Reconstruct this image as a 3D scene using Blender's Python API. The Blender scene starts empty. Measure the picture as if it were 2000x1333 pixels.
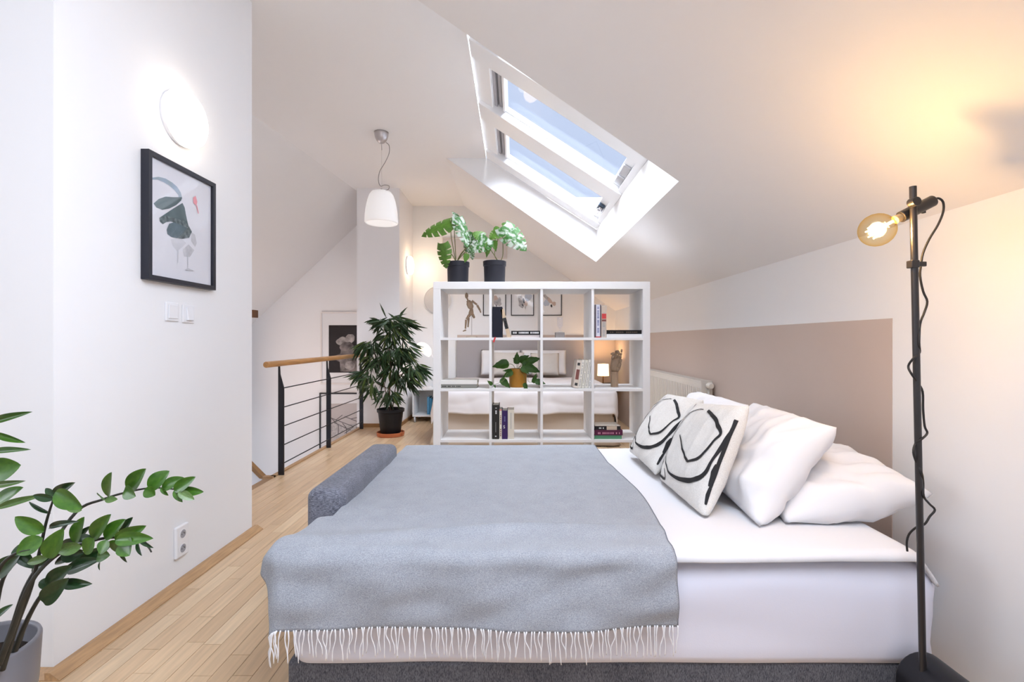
import bpy, bmesh, math, random
from mathutils import Vector, Matrix, noise
random.seed(7)
PI = math.pi
C = bpy.context.scene.collection
F, CX, CY, E = 940.0, 1005.0, 667.0, 1.08
def P(px, py, Y):
    return Vector(((px-CX)*Y/F, Y, E-(py-CY)*Y/F))

# ------------------------------------------------------------------ camera, light, exposure
cam = bpy.data.cameras.new('camera'); co = bpy.data.objects.new('camera', cam); C.objects.link(co)
co.location = (0, 0, E); co.rotation_euler = (PI/2, 0, 0)
cam.sensor_width = 36; cam.lens = F/2000*36; cam.shift_x = -0.0025; cam.clip_start = 0.02
bpy.context.scene.camera = co
vs = bpy.context.scene.view_settings
vs.view_transform = 'Standard'; vs.look = 'None'; vs.gamma = 1; vs.use_curve_mapping = False
vs.exposure = 0.77
w = bpy.data.worlds.new('sky'); bpy.context.scene.world = w; w.use_nodes = True
bg = w.node_tree.nodes['Background']; bg.inputs['Color'].default_value = (0.66, 0.77, 1.0, 1); bg.inputs['Strength'].default_value = 0.54

def area(name, loc, rot, sx, sy, power, col):
    l = bpy.data.lights.new(name, 'AREA'); l.shape = 'RECTANGLE'; l.size = sx; l.size_y = sy; l.energy = power; l.color = col
    o = bpy.data.objects.new(name, l); C.objects.link(o); o.location = loc; o.rotation_euler = rot
    return o
# weak fill light added in front of the solid wall behind the camera
area('rear_fill_light', (-0.5, -1.6, 1.5), (math.radians(90), 0, 0), 2.9, 2.0, 4, (0.76, 0.85, 1.0))
# daylight through a second roof window in the same slope, above the camera
area('daylight_near_roof_window', (0.30, 0.42, 2.20), (0, math.radians(34.8), 0), 1.2, 1.2, 38, (0.76, 0.85, 1.0))
# soft skylight falling through the roof window in view
sun = bpy.data.lights.new('sky_sun', 'SUN'); sun.energy = 27.0; sun.angle = math.radians(105); sun.color = (0.86, 0.92, 1.0)
so = bpy.data.objects.new('sky_sun', sun); C.objects.link(so); so.rotation_euler = Vector((0.12, 0.50, -1)).to_track_quat('-Z', 'Y').to_euler()
area('left_fill_light', (-3.9, 0.3, 1.6), (0, math.radians(-90), 0), 1.5, 1.8, 17, (0.84, 0.90, 1.0))  # unseen fill added at left to brighten knee wall and bed
# warm fill light added out of view to brighten the stairwell
area('stair_fill_light', (-3.7, 5.3, 0.6), (0, math.radians(-90), 0), 1.2, 1.4, 12, (1.0, 0.75, 0.60))

def point(name, loc, power, col, r=0.03):
    l = bpy.data.lights.new(name, 'POINT'); l.energy = power; l.color = col; l.shadow_soft_size = r
    o = bpy.data.objects.new(name, l); C.objects.link(o); o.location = loc
    return o
WARM = (1.0, 0.66, 0.34)

# ------------------------------------------------------------------ materials
MATS = {}
def mat(name, col, rough=0.5, metal=0.0, emit=None, es=0.0, noise_amt=0.0, noise_scale=20.0, bump=0.0, bump_scale=200.0,
        stretch=(1, 1, 1), col2=None, ramp=(0.3, 0.7), spec=0.5, sheen=0.0, transl=0.0, coat=0.0):
    if name in MATS: return MATS[name]
    m = bpy.data.materials.new(name); m.use_nodes = True; nt = m.node_tree; b = nt.nodes['Principled BSDF']
    b.inputs['Base Color'].default_value = (*col, 1); b.inputs['Roughness'].default_value = rough; b.inputs['Metallic'].default_value = metal
    b.inputs['Specular IOR Level'].default_value = spec
    if sheen: b.inputs['Sheen Weight'].default_value = sheen
    if coat: b.inputs['Coat Weight'].default_value = coat; b.inputs['Coat Roughness'].default_value = 0.15
    if emit: b.inputs['Emission Color'].default_value = (*emit, 1); b.inputs['Emission Strength'].default_value = es
    if noise_amt or bump:
        tc = nt.nodes.new('ShaderNodeTexCoord'); mp = nt.nodes.new('ShaderNodeMapping'); mp.inputs['Scale'].default_value = stretch
        nt.links.new(tc.outputs['Object'], mp.inputs['Vector'])
    if noise_amt:
        n = nt.nodes.new('ShaderNodeTexNoise'); n.inputs['Scale'].default_value = noise_scale; n.inputs['Detail'].default_value = 6
        nt.links.new(mp.outputs[0], n.inputs['Vector'])
        r = nt.nodes.new('ShaderNodeValToRGB'); r.color_ramp.elements[0].position = ramp[0]; r.color_ramp.elements[1].position = ramp[1]
        c2 = col2 if col2 else tuple(c*(1-noise_amt) for c in col)
        r.color_ramp.elements[0].color = (*c2, 1); r.color_ramp.elements[1].color = (*col, 1)
        nt.links.new(n.outputs['Fac'], r.inputs['Fac']); nt.links.new(r.outputs['Color'], b.inputs['Base Color'])
    if bump:
        n2 = nt.nodes.new('ShaderNodeTexNoise'); n2.inputs['Scale'].default_value = bump_scale; n2.inputs['Detail'].default_value = 4
        nt.links.new(mp.outputs[0], n2.inputs['Vector'])
        bp = nt.nodes.new('ShaderNodeBump'); bp.inputs['Strength'].default_value = bump; bp.inputs['Distance'].default_value = 0.002
        nt.links.new(n2.outputs['Fac'], bp.inputs['Height']); nt.links.new(bp.outputs[0], b.inputs['Normal'])
    if transl:
        out = nt.nodes['Material Output']; tr = nt.nodes.new('ShaderNodeBsdfTranslucent'); tr.inputs['Color'].default_value = (*col, 1)
        mx = nt.nodes.new('ShaderNodeMixShader'); mx.inputs['Fac'].default_value = transl
        nt.links.new(b.outputs[0], mx.inputs[1]); nt.links.new(tr.outputs[0], mx.inputs[2]); nt.links.new(mx.outputs[0], out.inputs['Surface'])
    MATS[name] = m
    return m
def glass_mat(name, tint=(1, 1, 1), refl=0.08, rough=0.0):
    m = bpy.data.materials.new(name); m.use_nodes = True; nt = m.node_tree; nt.nodes.remove(nt.nodes['Principled BSDF'])
    out = nt.nodes['Material Output']; t = nt.nodes.new('ShaderNodeBsdfTransparent'); t.inputs['Color'].default_value = (*tint, 1)
    g = nt.nodes.new('ShaderNodeBsdfGlossy'); g.inputs['Roughness'].default_value = rough
    fr = nt.nodes.new('ShaderNodeLayerWeight'); fr.inputs['Blend'].default_value = 0.5
    pw = nt.nodes.new('ShaderNodeMath'); pw.operation = 'POWER'; pw.inputs[1].default_value = 4.0
    ml = nt.nodes.new('ShaderNodeMath'); ml.operation = 'MULTIPLY_ADD'; ml.inputs[1].default_value = 0.07; ml.inputs[2].default_value = refl*0.1
    nt.links.new(fr.outputs['Facing'], pw.inputs[0]); nt.links.new(pw.outputs[0], ml.inputs[0])
    mx = nt.nodes.new('ShaderNodeMixShader')
    nt.links.new(ml.outputs[0], mx.inputs['Fac']); nt.links.new(t.outputs[0], mx.inputs[1]); nt.links.new(g.outputs[0], mx.inputs[2])
    nt.links.new(mx.outputs[0], out.inputs['Surface'])
    MATS[name] = m
    return m
def weave_mat(name, c1, c2, scale=260.0, bump=0.35, rough=0.9, sx=1.0, sy=1.0, sz=1.0, big=0.15):
    """woven cloth: crossed fine waves broken up by noise"""
    m = bpy.data.materials.new(name); m.use_nodes = True; nt = m.node_tree; b = nt.nodes['Principled BSDF']; L = nt.links.new
    b.inputs['Roughness'].default_value = rough; b.inputs['Specular IOR Level'].default_value = 0.15; b.inputs['Sheen Weight'].default_value = 0.15
    tc = nt.nodes.new('ShaderNodeTexCoord'); mp = nt.nodes.new('ShaderNodeMapping'); mp.inputs['Scale'].default_value = (sx, sy, sz)
    L(tc.outputs['Object'], mp.inputs['Vector'])
    n1 = nt.nodes.new('ShaderNodeTexNoise'); n1.inputs['Scale'].default_value = scale; n1.inputs['Detail'].default_value = 3; n1.inputs['Roughness'].default_value = 0.7
    L(mp.outputs[0], n1.inputs['Vector'])
    n2 = nt.nodes.new('ShaderNodeTexNoise'); n2.inputs['Scale'].default_value = 14; n2.inputs['Detail'].default_value = 5; L(tc.outputs['Object'], n2.inputs['Vector'])
    ma = nt.nodes.new('ShaderNodeMath'); ma.operation = 'MULTIPLY_ADD'; ma.inputs[1].default_value = big
    L(n2.outputs['Fac'], ma.inputs[0]); L(n1.outputs['Fac'], ma.inputs[2])
    r = nt.nodes.new('ShaderNodeValToRGB'); r.color_ramp.elements[0].position = 0.36+big/2; r.color_ramp.elements[1].position = 0.64+big/2
    r.color_ramp.elements[0].color = (*c1, 1); r.color_ramp.elements[1].color = (*c2, 1)
    L(ma.outputs[0], r.inputs['Fac']); L(r.outputs['Color'], b.inputs['Base Color'])
    bp = nt.nodes.new('ShaderNodeBump'); bp.inputs['Strength'].default_value = bump; bp.inputs['Distance'].default_value = 0.002
    L(n1.outputs['Fac'], bp.inputs['Height']); L(bp.outputs[0], b.inputs['Normal'])
    MATS[name] = m
    return m

M_wall = mat('wall_paint', (0.865, 0.86, 0.865), 0.9, bump=0.08, bump_scale=60, spec=0.2)
M_ceil = mat('ceiling_paint', (0.84, 0.82, 0.81), 0.92, bump=0.08, bump_scale=60, spec=0.2)
M_reveal = mat('reveal_paint', (0.93, 0.93, 0.93), 0.9, spec=0.2)
M_taupe = mat('taupe_paint', (0.60, 0.495, 0.435), 0.9, bump=0.08, bump_scale=60, spec=0.2)
M_wframe = mat('window_lacquer', (0.92, 0.925, 0.935), 0.35)
M_white = mat('white_laminate', (0.80, 0.79, 0.785), 0.6, spec=0.3)
M_base = mat('oak_trim', (0.55, 0.33, 0.165), 0.45, noise_amt=0.3, noise_scale=9, stretch=(12, 1, 12))
M_base2 = mat('oak_trim_dark', (0.36, 0.19, 0.075), 0.5, noise_amt=0.3, noise_scale=9)
M_rail = mat('beech_handrail', (0.62, 0.32, 0.115), 0.4, noise_amt=0.3, noise_scale=8, stretch=(8, 0.7, 8))
M_brownbeam = mat('brown_wood', (0.20, 0.085, 0.035), 0.6, noise_amt=0.3, noise_scale=12)
M_blackmetal = mat('black_metal', (0.012, 0.012, 0.017), 0.4)
M_lampmetal = mat('lamp_black_metal', (0.014, 0.012, 0.013), 0.35, spec=0.6)
M_blackframe = mat('black_frame', (0.013, 0.014, 0.024), 0.45)
M_darkplastic = mat('black_plastic_pot', (0.006, 0.006, 0.008), 0.5, spec=0.3)
M_navy = mat('dark_ceramic', (0.014, 0.014, 0.021), 0.5, spec=0.3)
M_terra = mat('terracotta', (0.42, 0.115, 0.04), 0.6)
M_sheet = mat('white_cotton', (0.72, 0.715, 0.735), 0.9, bump=0.12, bump_scale=350, spec=0.15, sheen=0.1)
M_pill = mat('white_pillowcase', (0.77, 0.76, 0.775), 0.9, bump=0.1, bump_scale=350, spec=0.15, sheen=0.1)
M_fitted = mat('fitted_sheet', (0.70, 0.70, 0.785), 0.9, bump=0.1, bump_scale=300, spec=0.15)
M_sofa = weave_mat('sofa_fabric', (0.05, 0.052, 0.07), (0.26, 0.27, 0.32), 90, 0.5, sx=1.0, sy=6.0, sz=5.0)
M_sofabase = weave_mat('sofa_base_fabric', (0.035, 0.035, 0.045), (0.17, 0.17, 0.19), 110, 0.5, sx=6.0, sy=3.0, sz=1.2)
M_throw = weave_mat('grey_wool', (0.23, 0.245, 0.275), (0.40, 0.42, 0.455), 330, 0.3, sx=1.0, sy=1.6, sz=1.6)
M_fringe = mat('wool_fringe', (0.78, 0.77, 0.78), 0.95)
M_cush = weave_mat('cream_canvas', (0.62, 0.595, 0.56), (0.76, 0.735, 0.70), 300, 0.25, big=0.4)
M_ink = mat('black_ink', (0.01, 0.01, 0.012), 0.8)
M_paper = mat('paper', (0.82, 0.82, 0.83), 0.8)
M_steel = mat('brushed_steel', (0.55, 0.52, 0.52), 0.32, 0.9)
M_opal = mat("opal_glass", (0.94, 0.93, 0.93), 0.3, transl=0.2, emit=(1.0, 0.97, 0.95), es=0.16)  # faint emission added to lift the brightness of the pendant shade
M_rad = mat('radiator_enamel', (0.70, 0.66, 0.60), 0.4)
M_plast = mat('white_plastic', (0.85, 0.85, 0.87), 0.3)
M_dark = mat('dark_hole', (0.02, 0.02, 0.02), 0.8)
M_soil = mat('soil', (0.03, 0.018, 0.010), 0.95)
M_zpot = mat('grey_ceramic', (0.20, 0.20, 0.225), 0.35)
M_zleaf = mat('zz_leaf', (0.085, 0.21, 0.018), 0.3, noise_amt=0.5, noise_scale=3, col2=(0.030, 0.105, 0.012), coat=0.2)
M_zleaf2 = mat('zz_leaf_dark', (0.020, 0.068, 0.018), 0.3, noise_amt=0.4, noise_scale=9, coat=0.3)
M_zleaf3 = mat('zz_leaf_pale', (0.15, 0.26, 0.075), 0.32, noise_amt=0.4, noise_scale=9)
M_zstem = mat('zz_stem', (0.030, 0.030, 0.022), 0.5, noise_amt=0.4, noise_scale=30)
M_fleaf = mat('fig_leaf', (0.045, 0.088, 0.030), 0.4, noise_amt=0.5, noise_scale=3, col2=(0.016, 0.038, 0.015))
M_fleaf2 = mat('fig_leaf_light', (0.12, 0.17, 0.045), 0.4, noise_amt=0.4, noise_scale=9)
M_bark = mat('bark', (0.10, 0.055, 0.03), 0.9, noise_amt=0.5, noise_scale=30)
M_mgreen = mat('monstera_green', (0.085, 0.21, 0.015), 0.4, noise_amt=0.5, noise_scale=6)
M_mvar = mat('monstera_variegated', (0.42, 0.47, 0.40), 0.55, noise_amt=1, noise_scale=4.5, ramp=(0.45, 0.56), col2=(0.035, 0.13, 0.02), spec=0.3, stretch=(1, 1, 1))
M_mstem = mat('monstera_stem', (0.13, 0.14, 0.04), 0.5)
M_poth = mat('pothos_leaf', (0.035, 0.10, 0.008), 0.5, noise_amt=0.6, noise_scale=4, spec=0.3)
M_mustard = mat('mustard_glaze', (0.44, 0.19, 0.010), 0.4, noise_amt=0.3, noise_scale=12)
M_wood = mat('limewood', (0.42, 0.29, 0.19), 0.55, noise_amt=0.25, noise_scale=14, stretch=(6, 6, 1))
M_palewood = mat('pale_wood', (0.66, 0.56, 0.44), 0.5)
M_glass = glass_mat('clear_glass', (0.97, 0.98, 1.0), 0.12)
M_pic = glass_mat('picture_glass', (1, 1, 1), 0.10, 0.02)
M_amber = glass_mat('amber_glass', (1.0, 0.86, 0.55), 0.25)
_nt = M_amber.node_tree; _lw = _nt.nodes.new('ShaderNodeLayerWeight'); _lw.inputs['Blend'].default_value = 0.35
_rp = _nt.nodes.new('ShaderNodeValToRGB'); _rp.color_ramp.elements[0].color = (1.0, 0.95, 0.80, 1); _rp.color_ramp.elements[1].color = (0.93, 0.70, 0.30, 1)
_nt.links.new(_lw.outputs['Facing'], _rp.inputs['Fac']); _nt.links.new(_rp.outputs['Color'], [n for n in _nt.nodes if n.type == 'BSDF_TRANSPARENT'][0].inputs['Color'])
M_fil = mat('filament', (1, 0.8, 0.4), 0.5, emit=(1.0, 0.72, 0.34), es=60)
M_sconce = mat('lit_opal', (0.9, 0.88, 0.85), 0.3, emit=(1.0, 0.88, 0.72), es=3.4)
M_shade = mat('lit_linen_shade', (0.85, 0.75, 0.6), 0.8, emit=(1.0, 0.80, 0.45), es=1.25)
M_headb = mat('grey_upholstery', (0.42, 0.385, 0.385), 0.9, bump=0.2, bump_scale=300)
M_linen = mat('beige_linen', (0.56, 0.48, 0.405), 0.95, bump=0.2, bump_scale=200)
M_wduv = mat('bedroom_cotton', (0.66, 0.62, 0.615), 0.95, bump=0.1, bump_scale=200)
M_mirror = mat('frosted_disc', (0.70, 0.68, 0.67), 0.35, 0.0, transl=0.1)

# ------------------------------------------------------------------ mesh collecting
class MB:
    def __init__(s): s.v = []; s.f = []
    def add(s, vs, fs):
        b = len(s.v); s.v += [Vector(q) for q in vs]; s.f += [tuple(i+b for i in f) for f in fs]; return s
    def box(s, x0, x1, y0, y1, z0, z1):
        return s.add([(x0,y0,z0),(x1,y0,z0),(x1,y1,z0),(x0,y1,z0),(x0,y0,z1),(x1,y0,z1),(x1,y1,z1),(x0,y1,z1)],
                     [(3,2,1,0),(4,5,6,7),(0,1,5,4),(1,2,6,5),(2,3,7,6),(3,0,4,7)])
    def obox(s, c, ax, ay, az):
        """box centred at c with half-axis vectors"""
        c, ax, ay, az = map(Vector, (c, ax, ay, az))
        vs = [c+i*ax+j*ay+k*az for k in (-1, 1) for i, j in ((-1,-1),(1,-1),(1,1),(-1,1))]
        return s.add(vs, [(3,2,1,0),(4,5,6,7),(0,1,5,4),(1,2,6,5),(2,3,7,6),(3,0,4,7)])
    def prism(s, pts, d):
        n = len(pts); d = Vector(d); a = [Vector(p) for p in pts]
        return s.add(a+[p+d for p in a], [tuple(range(n))[::-1], tuple(range(n, 2*n))]+[(i, (i+1)%n, (i+1)%n+n, i+n) for i in range(n)])
    def tube(s, pts, r, n=8, cap=True, flat=1.0):
        pts = [Vector(p) for p in pts]; m = len(pts); rr = r if isinstance(r, (list, tuple)) else [r]*m
        b = len(s.v); up = None
        for i, p in enumerate(pts):
            t = (pts[min(i+1, m-1)]-pts[max(i-1, 0)]).normalized()
            if up is None:
                up = Vector((0, 0, 1)) if abs(t.z) < 0.9 else Vector((0, 1, 0))
            u = (up-up.dot(t)*t).normalized(); v = t.cross(u); up = u
            for k in range(n):
                a = 2*PI*k/n; s.v.append(p+rr[i]*(math.cos(a)*u*flat+math.sin(a)*v))
        for i in range(m-1):
            for k in range(n):
                s.f.append((b+i*n+k, b+i*n+(k+1)%n, b+(i+1)*n+(k+1)%n, b+(i+1)*n+k))
        if cap:
            s.f.append(tuple(b+k for k in range(n))[::-1]); s.f.append(tuple(b+(m-1)*n+k for k in range(n)))
        return s
    def lathe(s, c, prof, n=24, axis=(0, 0, 1), closed=False):
        c = Vector(c); az = Vector(axis).normalized(); ax = Vector((1, 0, 0)) if abs(az.x) < 0.9 else Vector((0, 1, 0))
        ax = (ax-ax.dot(az)*az).normalized(); ay = az.cross(ax); b = len(s.v); m = len(prof)
        for (r, z) in prof:
            for k in range(n):
                a = 2*PI*k/n; s.v.append(c+az*z+max(r, 1e-4)*(math.cos(a)*ax+math.sin(a)*ay))
        for i in range(m-1 if not closed else m):
            j = (i+1) % m
            for k in range(n):
                s.f.append((b+i*n+k, b+i*n+(k+1)%n, b+j*n+(k+1)%n, b+j*n+k))
        if not closed:
            s.f.append(tuple(b+k for k in range(n))[::-1]); s.f.append(tuple(b+(m-1)*n+k for k in range(n)))
        return s
    def ball(s, c, rx, ry, rz, n=12):
        c = Vector(c); b = len(s.v)
        for i in range(n+1):
            th = PI*i/n
            for k in range(n*2):
                a = PI*k/n; s.v.append(c+Vector((rx*max(math.sin(th), 1e-3)*math.cos(a), ry*max(math.sin(th), 1e-3)*math.sin(a), rz*math.cos(th))))
        for i in range(n):
            for k in range(2*n):
                s.f.append((b+i*2*n+k, b+(i+1)*2*n+k, b+(i+1)*2*n+(k+1)%(2*n), b+i*2*n+(k+1)%(2*n)))
        return s
    def grid(s, fn, nu, nv):
        b = len(s.v)
        for j in range(nv+1):
            for i in range(nu+1): s.v.append(Vector(fn(i/nu, j/nv)))
        for j in range(nv):
            for i in range(nu):
                a = b+j*(nu+1)+i; s.f.append((a, a+1, a+nu+2, a+nu+1))
        return s
    def mesh(s, name, m, smooth=False, off=Vector((0, 0, 0))):
        me = bpy.data.meshes.new(name); me.from_pydata([v-off for v in s.v], [], s.f)
        if m: me.materials.append(m)
        if smooth: me.polygons.foreach_set('use_smooth', [True]*len(me.polygons))
        me.update()
        return me
def obj(name, mb, m, parent=None, smooth=False, bevel=0.0, subd=0, solid=0.0, kind=None, label=None, autosmooth=False):
    off = Vector((0, 0, 0))
    p = parent
    while p: off = off+Vector(p.location); p = p.parent
    me = mb.mesh(name, m, smooth, off)
    if autosmooth:
        me.polygons.foreach_set('use_smooth', [True]*len(me.polygons))
        bm = bmesh.new(); bm.from_mesh(me)
        for e in bm.edges:
            if len(e.link_faces) == 2 and e.calc_face_angle(0) > math.radians(40): e.smooth = False
        bm.to_mesh(me); bm.free()
    o = bpy.data.objects.new(name, me); C.objects.link(o); o.parent = parent
    if solid: md = o.modifiers.new('t', 'SOLIDIFY'); md.thickness = solid; md.offset = 0
    if bevel: md = o.modifiers.new('b', 'BEVEL'); md.width = bevel; md.segments = 2; md.limit_method = 'ANGLE'
    if subd: md = o.modifiers.new('s', 'SUBSURF'); md.levels = subd; md.render_levels = subd
    if kind: o['kind'] = kind
    if label: o['label'] = label
    return o
def tag(o, label, cat, group=None):
    o['label'] = label; o['category'] = cat
    if group: o['group'] = group
    return o
def thing(name, loc, label, cat, group=None):
    o = bpy.data.objects.new(name, None); C.objects.link(o); o.location = loc; o.empty_display_size = 0.05
    return tag(o, label, cat, group)
def struct(name, mb, m, **k): return obj(name, mb, m, kind='structure', **k)
def box(name, x0, x1, y0, y1, z0, z1, m, parent=None, **k): return obj(name, MB().box(x0, x1, y0, y1, z0, z1), m, parent, **k)
def cr(pts, n=6):
    """Catmull-Rom through points"""
    pts = [Vector(p) for p in pts]; out = []
    for i in range(len(pts)-1):
        p0 = pts[max(i-1, 0)]; p1 = pts[i]; p2 = pts[i+1]; p3 = pts[min(i+2, len(pts)-1)]
        for k in range(n):
            t = k/n; out.append(0.5*((2*p1)+(p2-p0)*t+(2*p0-5*p1+4*p2-p3)*t*t+(3*p1-p0-3*p2+p3)*t**3))
    out.append(pts[-1]); return out
def place(me, name, parent, base, tip, width, nrm, m=None):
    """an object of shared unit mesh (x across, y along 0..1, z up) laid from base to tip"""
    base, tip = Vector(base), Vector(tip); y = tip-base; L = y.length; y = y/L
    nrm = Vector(nrm); z = nrm-nrm.dot(y)*y
    if z.length < 1e-3: z = Vector((0.3, 0.2, 1)); z = z-z.dot(y)*y
    z.normalize(); x = y.cross(z)
    Mx = Matrix(((x.x*width, y.x*L, z.x*L, base.x), (x.y*width, y.y*L, z.y*L, base.y), (x.z*width, y.z*L, z.z*L, base.z), (0, 0, 0, 1)))
    o = bpy.data.objects.new(name, me); C.objects.link(o); o.parent = parent
    off = Vector((0, 0, 0)); p = parent
    while p: off = off+Vector(p.location); p = p.parent
    o.matrix_local = Matrix.Translation(-off) @ Mx
    return o

# ------------------------------------------------------------------ room shell
H = 3.0
XJ = -0.717; KX = 1.43; KZ = 1.51; YB = 6.84; Y0 = -1.7
def slope_z(X): return H-0.694*(X-XJ)
def XL(Y): return -2.22+(Y-4.056)*0.0969
SY0, SY1 = 2.50, 5.05
SB = 0.855
t = 0.06
fl = MB(); fl.prism([(-1.90, 3.80, -0.25), (-1.90, YB, -0.25), (KX+.1, YB, -0.25), (KX+.1, Y0, -0.25), (-4, Y0, -0.25), (-4, 2.72, -0.25), (-1.97, 2.72, -0.25), (-1.97, 3.80, -0.25)], (0, 0, 0.245))
floor = struct('floor', fl, mat('floor_joint', (0.33, 0.20, 0.11), 0.6))
# parquet strips: near and visible ones as single pieces, the rest joined
PM = [mat('parquet_%d' % i, c, 0.30, noise_amt=0.16, noise_scale=5, stretch=(14, 0.8, 1), col2=tuple(q*0.80 for q in c), spec=0.5) for i, c in enumerate(
      [(0.74, 0.53, 0.325), (0.70, 0.49, 0.295), (0.77, 0.57, 0.36), (0.66, 0.455, 0.27), (0.72, 0.505, 0.305)])]
random.seed(11)
SW = 0.066; strips = []
x = -1.9
while x < KX:
    y = 1.2-random.random()*0.4
    while y < YB:
        L = random.choice([0.32, 0.41, 0.50, 0.58]); strips.append((x, x+SW, y, min(y+L, YB))); y += L
    x += SW
for (xa, xb) in ((-4+0.0, -1.9),):
    xx = xa
    while xx < xb-0.01:
        strips.append((xx, xx+SW, 1.0, 1.54)); xx += SW
def strip_ok(s): return not (s[0] < -1.49 and s[3] > 1.56 and s[2] < 2.73 and s[1] < -1.40)
g = 0.0009
vis = []; rest = []
for s_ in strips:
    xm = (s_[0]+s_[1])/2; ym = (s_[2]+s_[3])/2
    px = CX+xm*F/max(ym, .3); py = CY+E*F/max(ym, .3)
    seen = px > 90 and py < 1420 and xm < -0.50 and ym > 1.3
    (vis if seen else rest).append((ym, s_))
vis.sort(key=lambda q: q[0]); rest += vis[296:]; vis = vis[:296]
for ym, (a, b_, c, d) in vis:
    o = obj('plank', MB().box(a+g, b_-g, c+g, d-g, -0.006, 0.0), random.choice(PM), floor)
for k in range(5):
    mb = MB()
    for i, (ym, (a, b_, c, d)) in enumerate(rest):
        if i % 5 == k: mb.box(a+g, b_-g, c+g, d-g, -0.006, 0.0)
    obj('plank_field', mb, PM[k], floor, kind='stuff')

# pillar block left, faces at X=-1.49 and Y=1.555
struct('wall_left', MB().box(-4.0, -1.49, 1.555, 2.73, -0.05, 3.12), M_wall)
struct('wall_front_left', MB().box(-4.06, -4.0, Y0, 1.6, 0, 3.12), M_wall)
struct('wall_stair_left', MB().box(-4.06, -4.0, 2.6, YB, -2.7, 3.12), M_wall)
struct('wall_back', MB().box(-4.06, KX+.1, YB, YB+.06, -2.7, 3.12), M_wall)
struct('wall_stair_floor', MB().box(-4.06, -1.9, 2.7, YB, -2.76, -2.7), M_wall)
struct('wall_stair_right', MB().prism([(-1.975, 2.73, -2.7), (-1.975, 3.79, -2.7), (-1.905, 3.79, -2.7), (-1.905, YB, -2.7), (-1.85, YB, -2.7), (-1.85, 2.73, -2.7)], (0, 0, 2.44)), M_wall)
struct('wall_right', MB().box(KX, KX+.06, Y0, YB, -0.05, KZ+.03), M_wall)
struct('wall_column', MB().box(-1.979, -1.446, 6.04, YB, 0, H), mat('column_paint', (0.89, 0.88, 0.89), 0.9, spec=0.2))
# wall behind the camera
wb = MB(); wb.box(-4, KX+.1, Y0-.1, Y0, 0, 3.1)
struct('wall_rear', wb, M_wall)
# flat ceiling
cl = MB()
def slab(mb, pts, n): mb.prism(pts, n)
slab(cl, [(-4.0, Y0, H), (-4.0, 2.73, H), (XL(2.73), 2.73, H), (XL(YB), YB, H), (XJ, YB, H), (XJ, Y0, H)][::-1], (0, 0, t))
slab(cl, [(XJ, SY0, H), (-0.30, SY0, H), (-0.30, SY1, H), (XJ, SY1, H)], (0, 0, t))
struct('ceiling', cl, M_ceil)
# right slope around the roof window
cs = MB(); nn = Vector((0.694, 0, 1)).normalized()*t
def sq(xa, xb, ya, yb): slab(cs, [(xa, ya, slope_z(xa)), (xb, ya, slope_z(xb)), (xb, yb, slope_z(xb)), (xa, yb, slope_z(xa))], nn)
sq(XJ, KX+.02, Y0, SY0); sq(XJ, KX+.02, SY1, YB); sq(SB, KX+.02, SY0, SY1)
struct('ceiling_slope_right', cs, M_ceil)
# left slope over the stairwell
csl = MB(); dz = 0.945
def lp(Y, X): return (X, Y, H-dz*(XL(Y)-X))
slab(csl, [lp(2.73, XL(2.73)), lp(YB, XL(YB)), lp(YB, -4.0), lp(2.73, -4.0)], (-0.05, 0, 0.05))
struct('ceiling_slope_left', csl, M_ceil)
# roof window reveals
WX0, WZ0, WX1, WZ1 = -0.295, 3.0, 0.86, 2.25
sv = Vector((WX1-WX0, 0, WZ1-WZ0)); SL = sv.length; sv /= SL; nv_ = Vector((-sv.z, 0, sv.x))
far = [(XJ, SY1-.002, H+.003), (WX0, SY1-.002, H), (WX1, SY1-.002, WZ1), (SB, SY1-.002, slope_z(SB)+.004)]
near = [(a, SY0+.002, c) for a, b_, c in far]
rv = MB(); rv.prism(far, (0, .05, 0)); rv.prism(near, (0, -.05, 0)); rv.prism([(SB-.002, SY0, slope_z(SB)), (SB-.002, SY1, slope_z(SB)), (WX1, SY1, WZ1), (WX1, SY0, WZ1)], (0.05, 0, 0.03))
struct('trim_1', rv, M_reveal)
# roof windows
def sbox(mb, s0, s1, y0, y1, n0, n1):
    o0 = Vector((WX0, 0, WZ0))
    c = o0+sv*(s0+s1)/2+nv_*(n0+n1)/2+Vector((0, (y0+y1)/2, 0))
    return mb.obox(c, sv*(s1-s0)/2, Vector((0, (y1-y0)/2, 0)), nv_*(n1-n0)/2)
win = bpy.data.objects.new('window_1', None); C.objects.link(win); win.location = (0.3, 3.8, 2.6); win['kind'] = 'structure'
for (a, b_) in ((SY0, 2.56), (3.05, 3.25), (3.87, 4.15), (4.85, SY1)):
    obj('window_frame', sbox(MB(), 0.0, SL, a, b_, 0.0, 0.094), M_wframe, win, bevel=0.006)
obj('window_head', sbox(MB(), -0.02, 0.125, SY0, SY1, 0.03, 0.10), M_wframe, win, bevel=0.004)
obj('window_sill', sbox(MB(), SL-0.05, SL+0.02, SY0, SY1, 0.015, 0.10), M_wframe, win, bevel=0.004)
M_greyf = mat('grey_gasket', (0.42, 0.42, 0.45), 0.5); M_dk = mat('dark_gasket', (0.16, 0.16, 0.17), 0.5)
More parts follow.
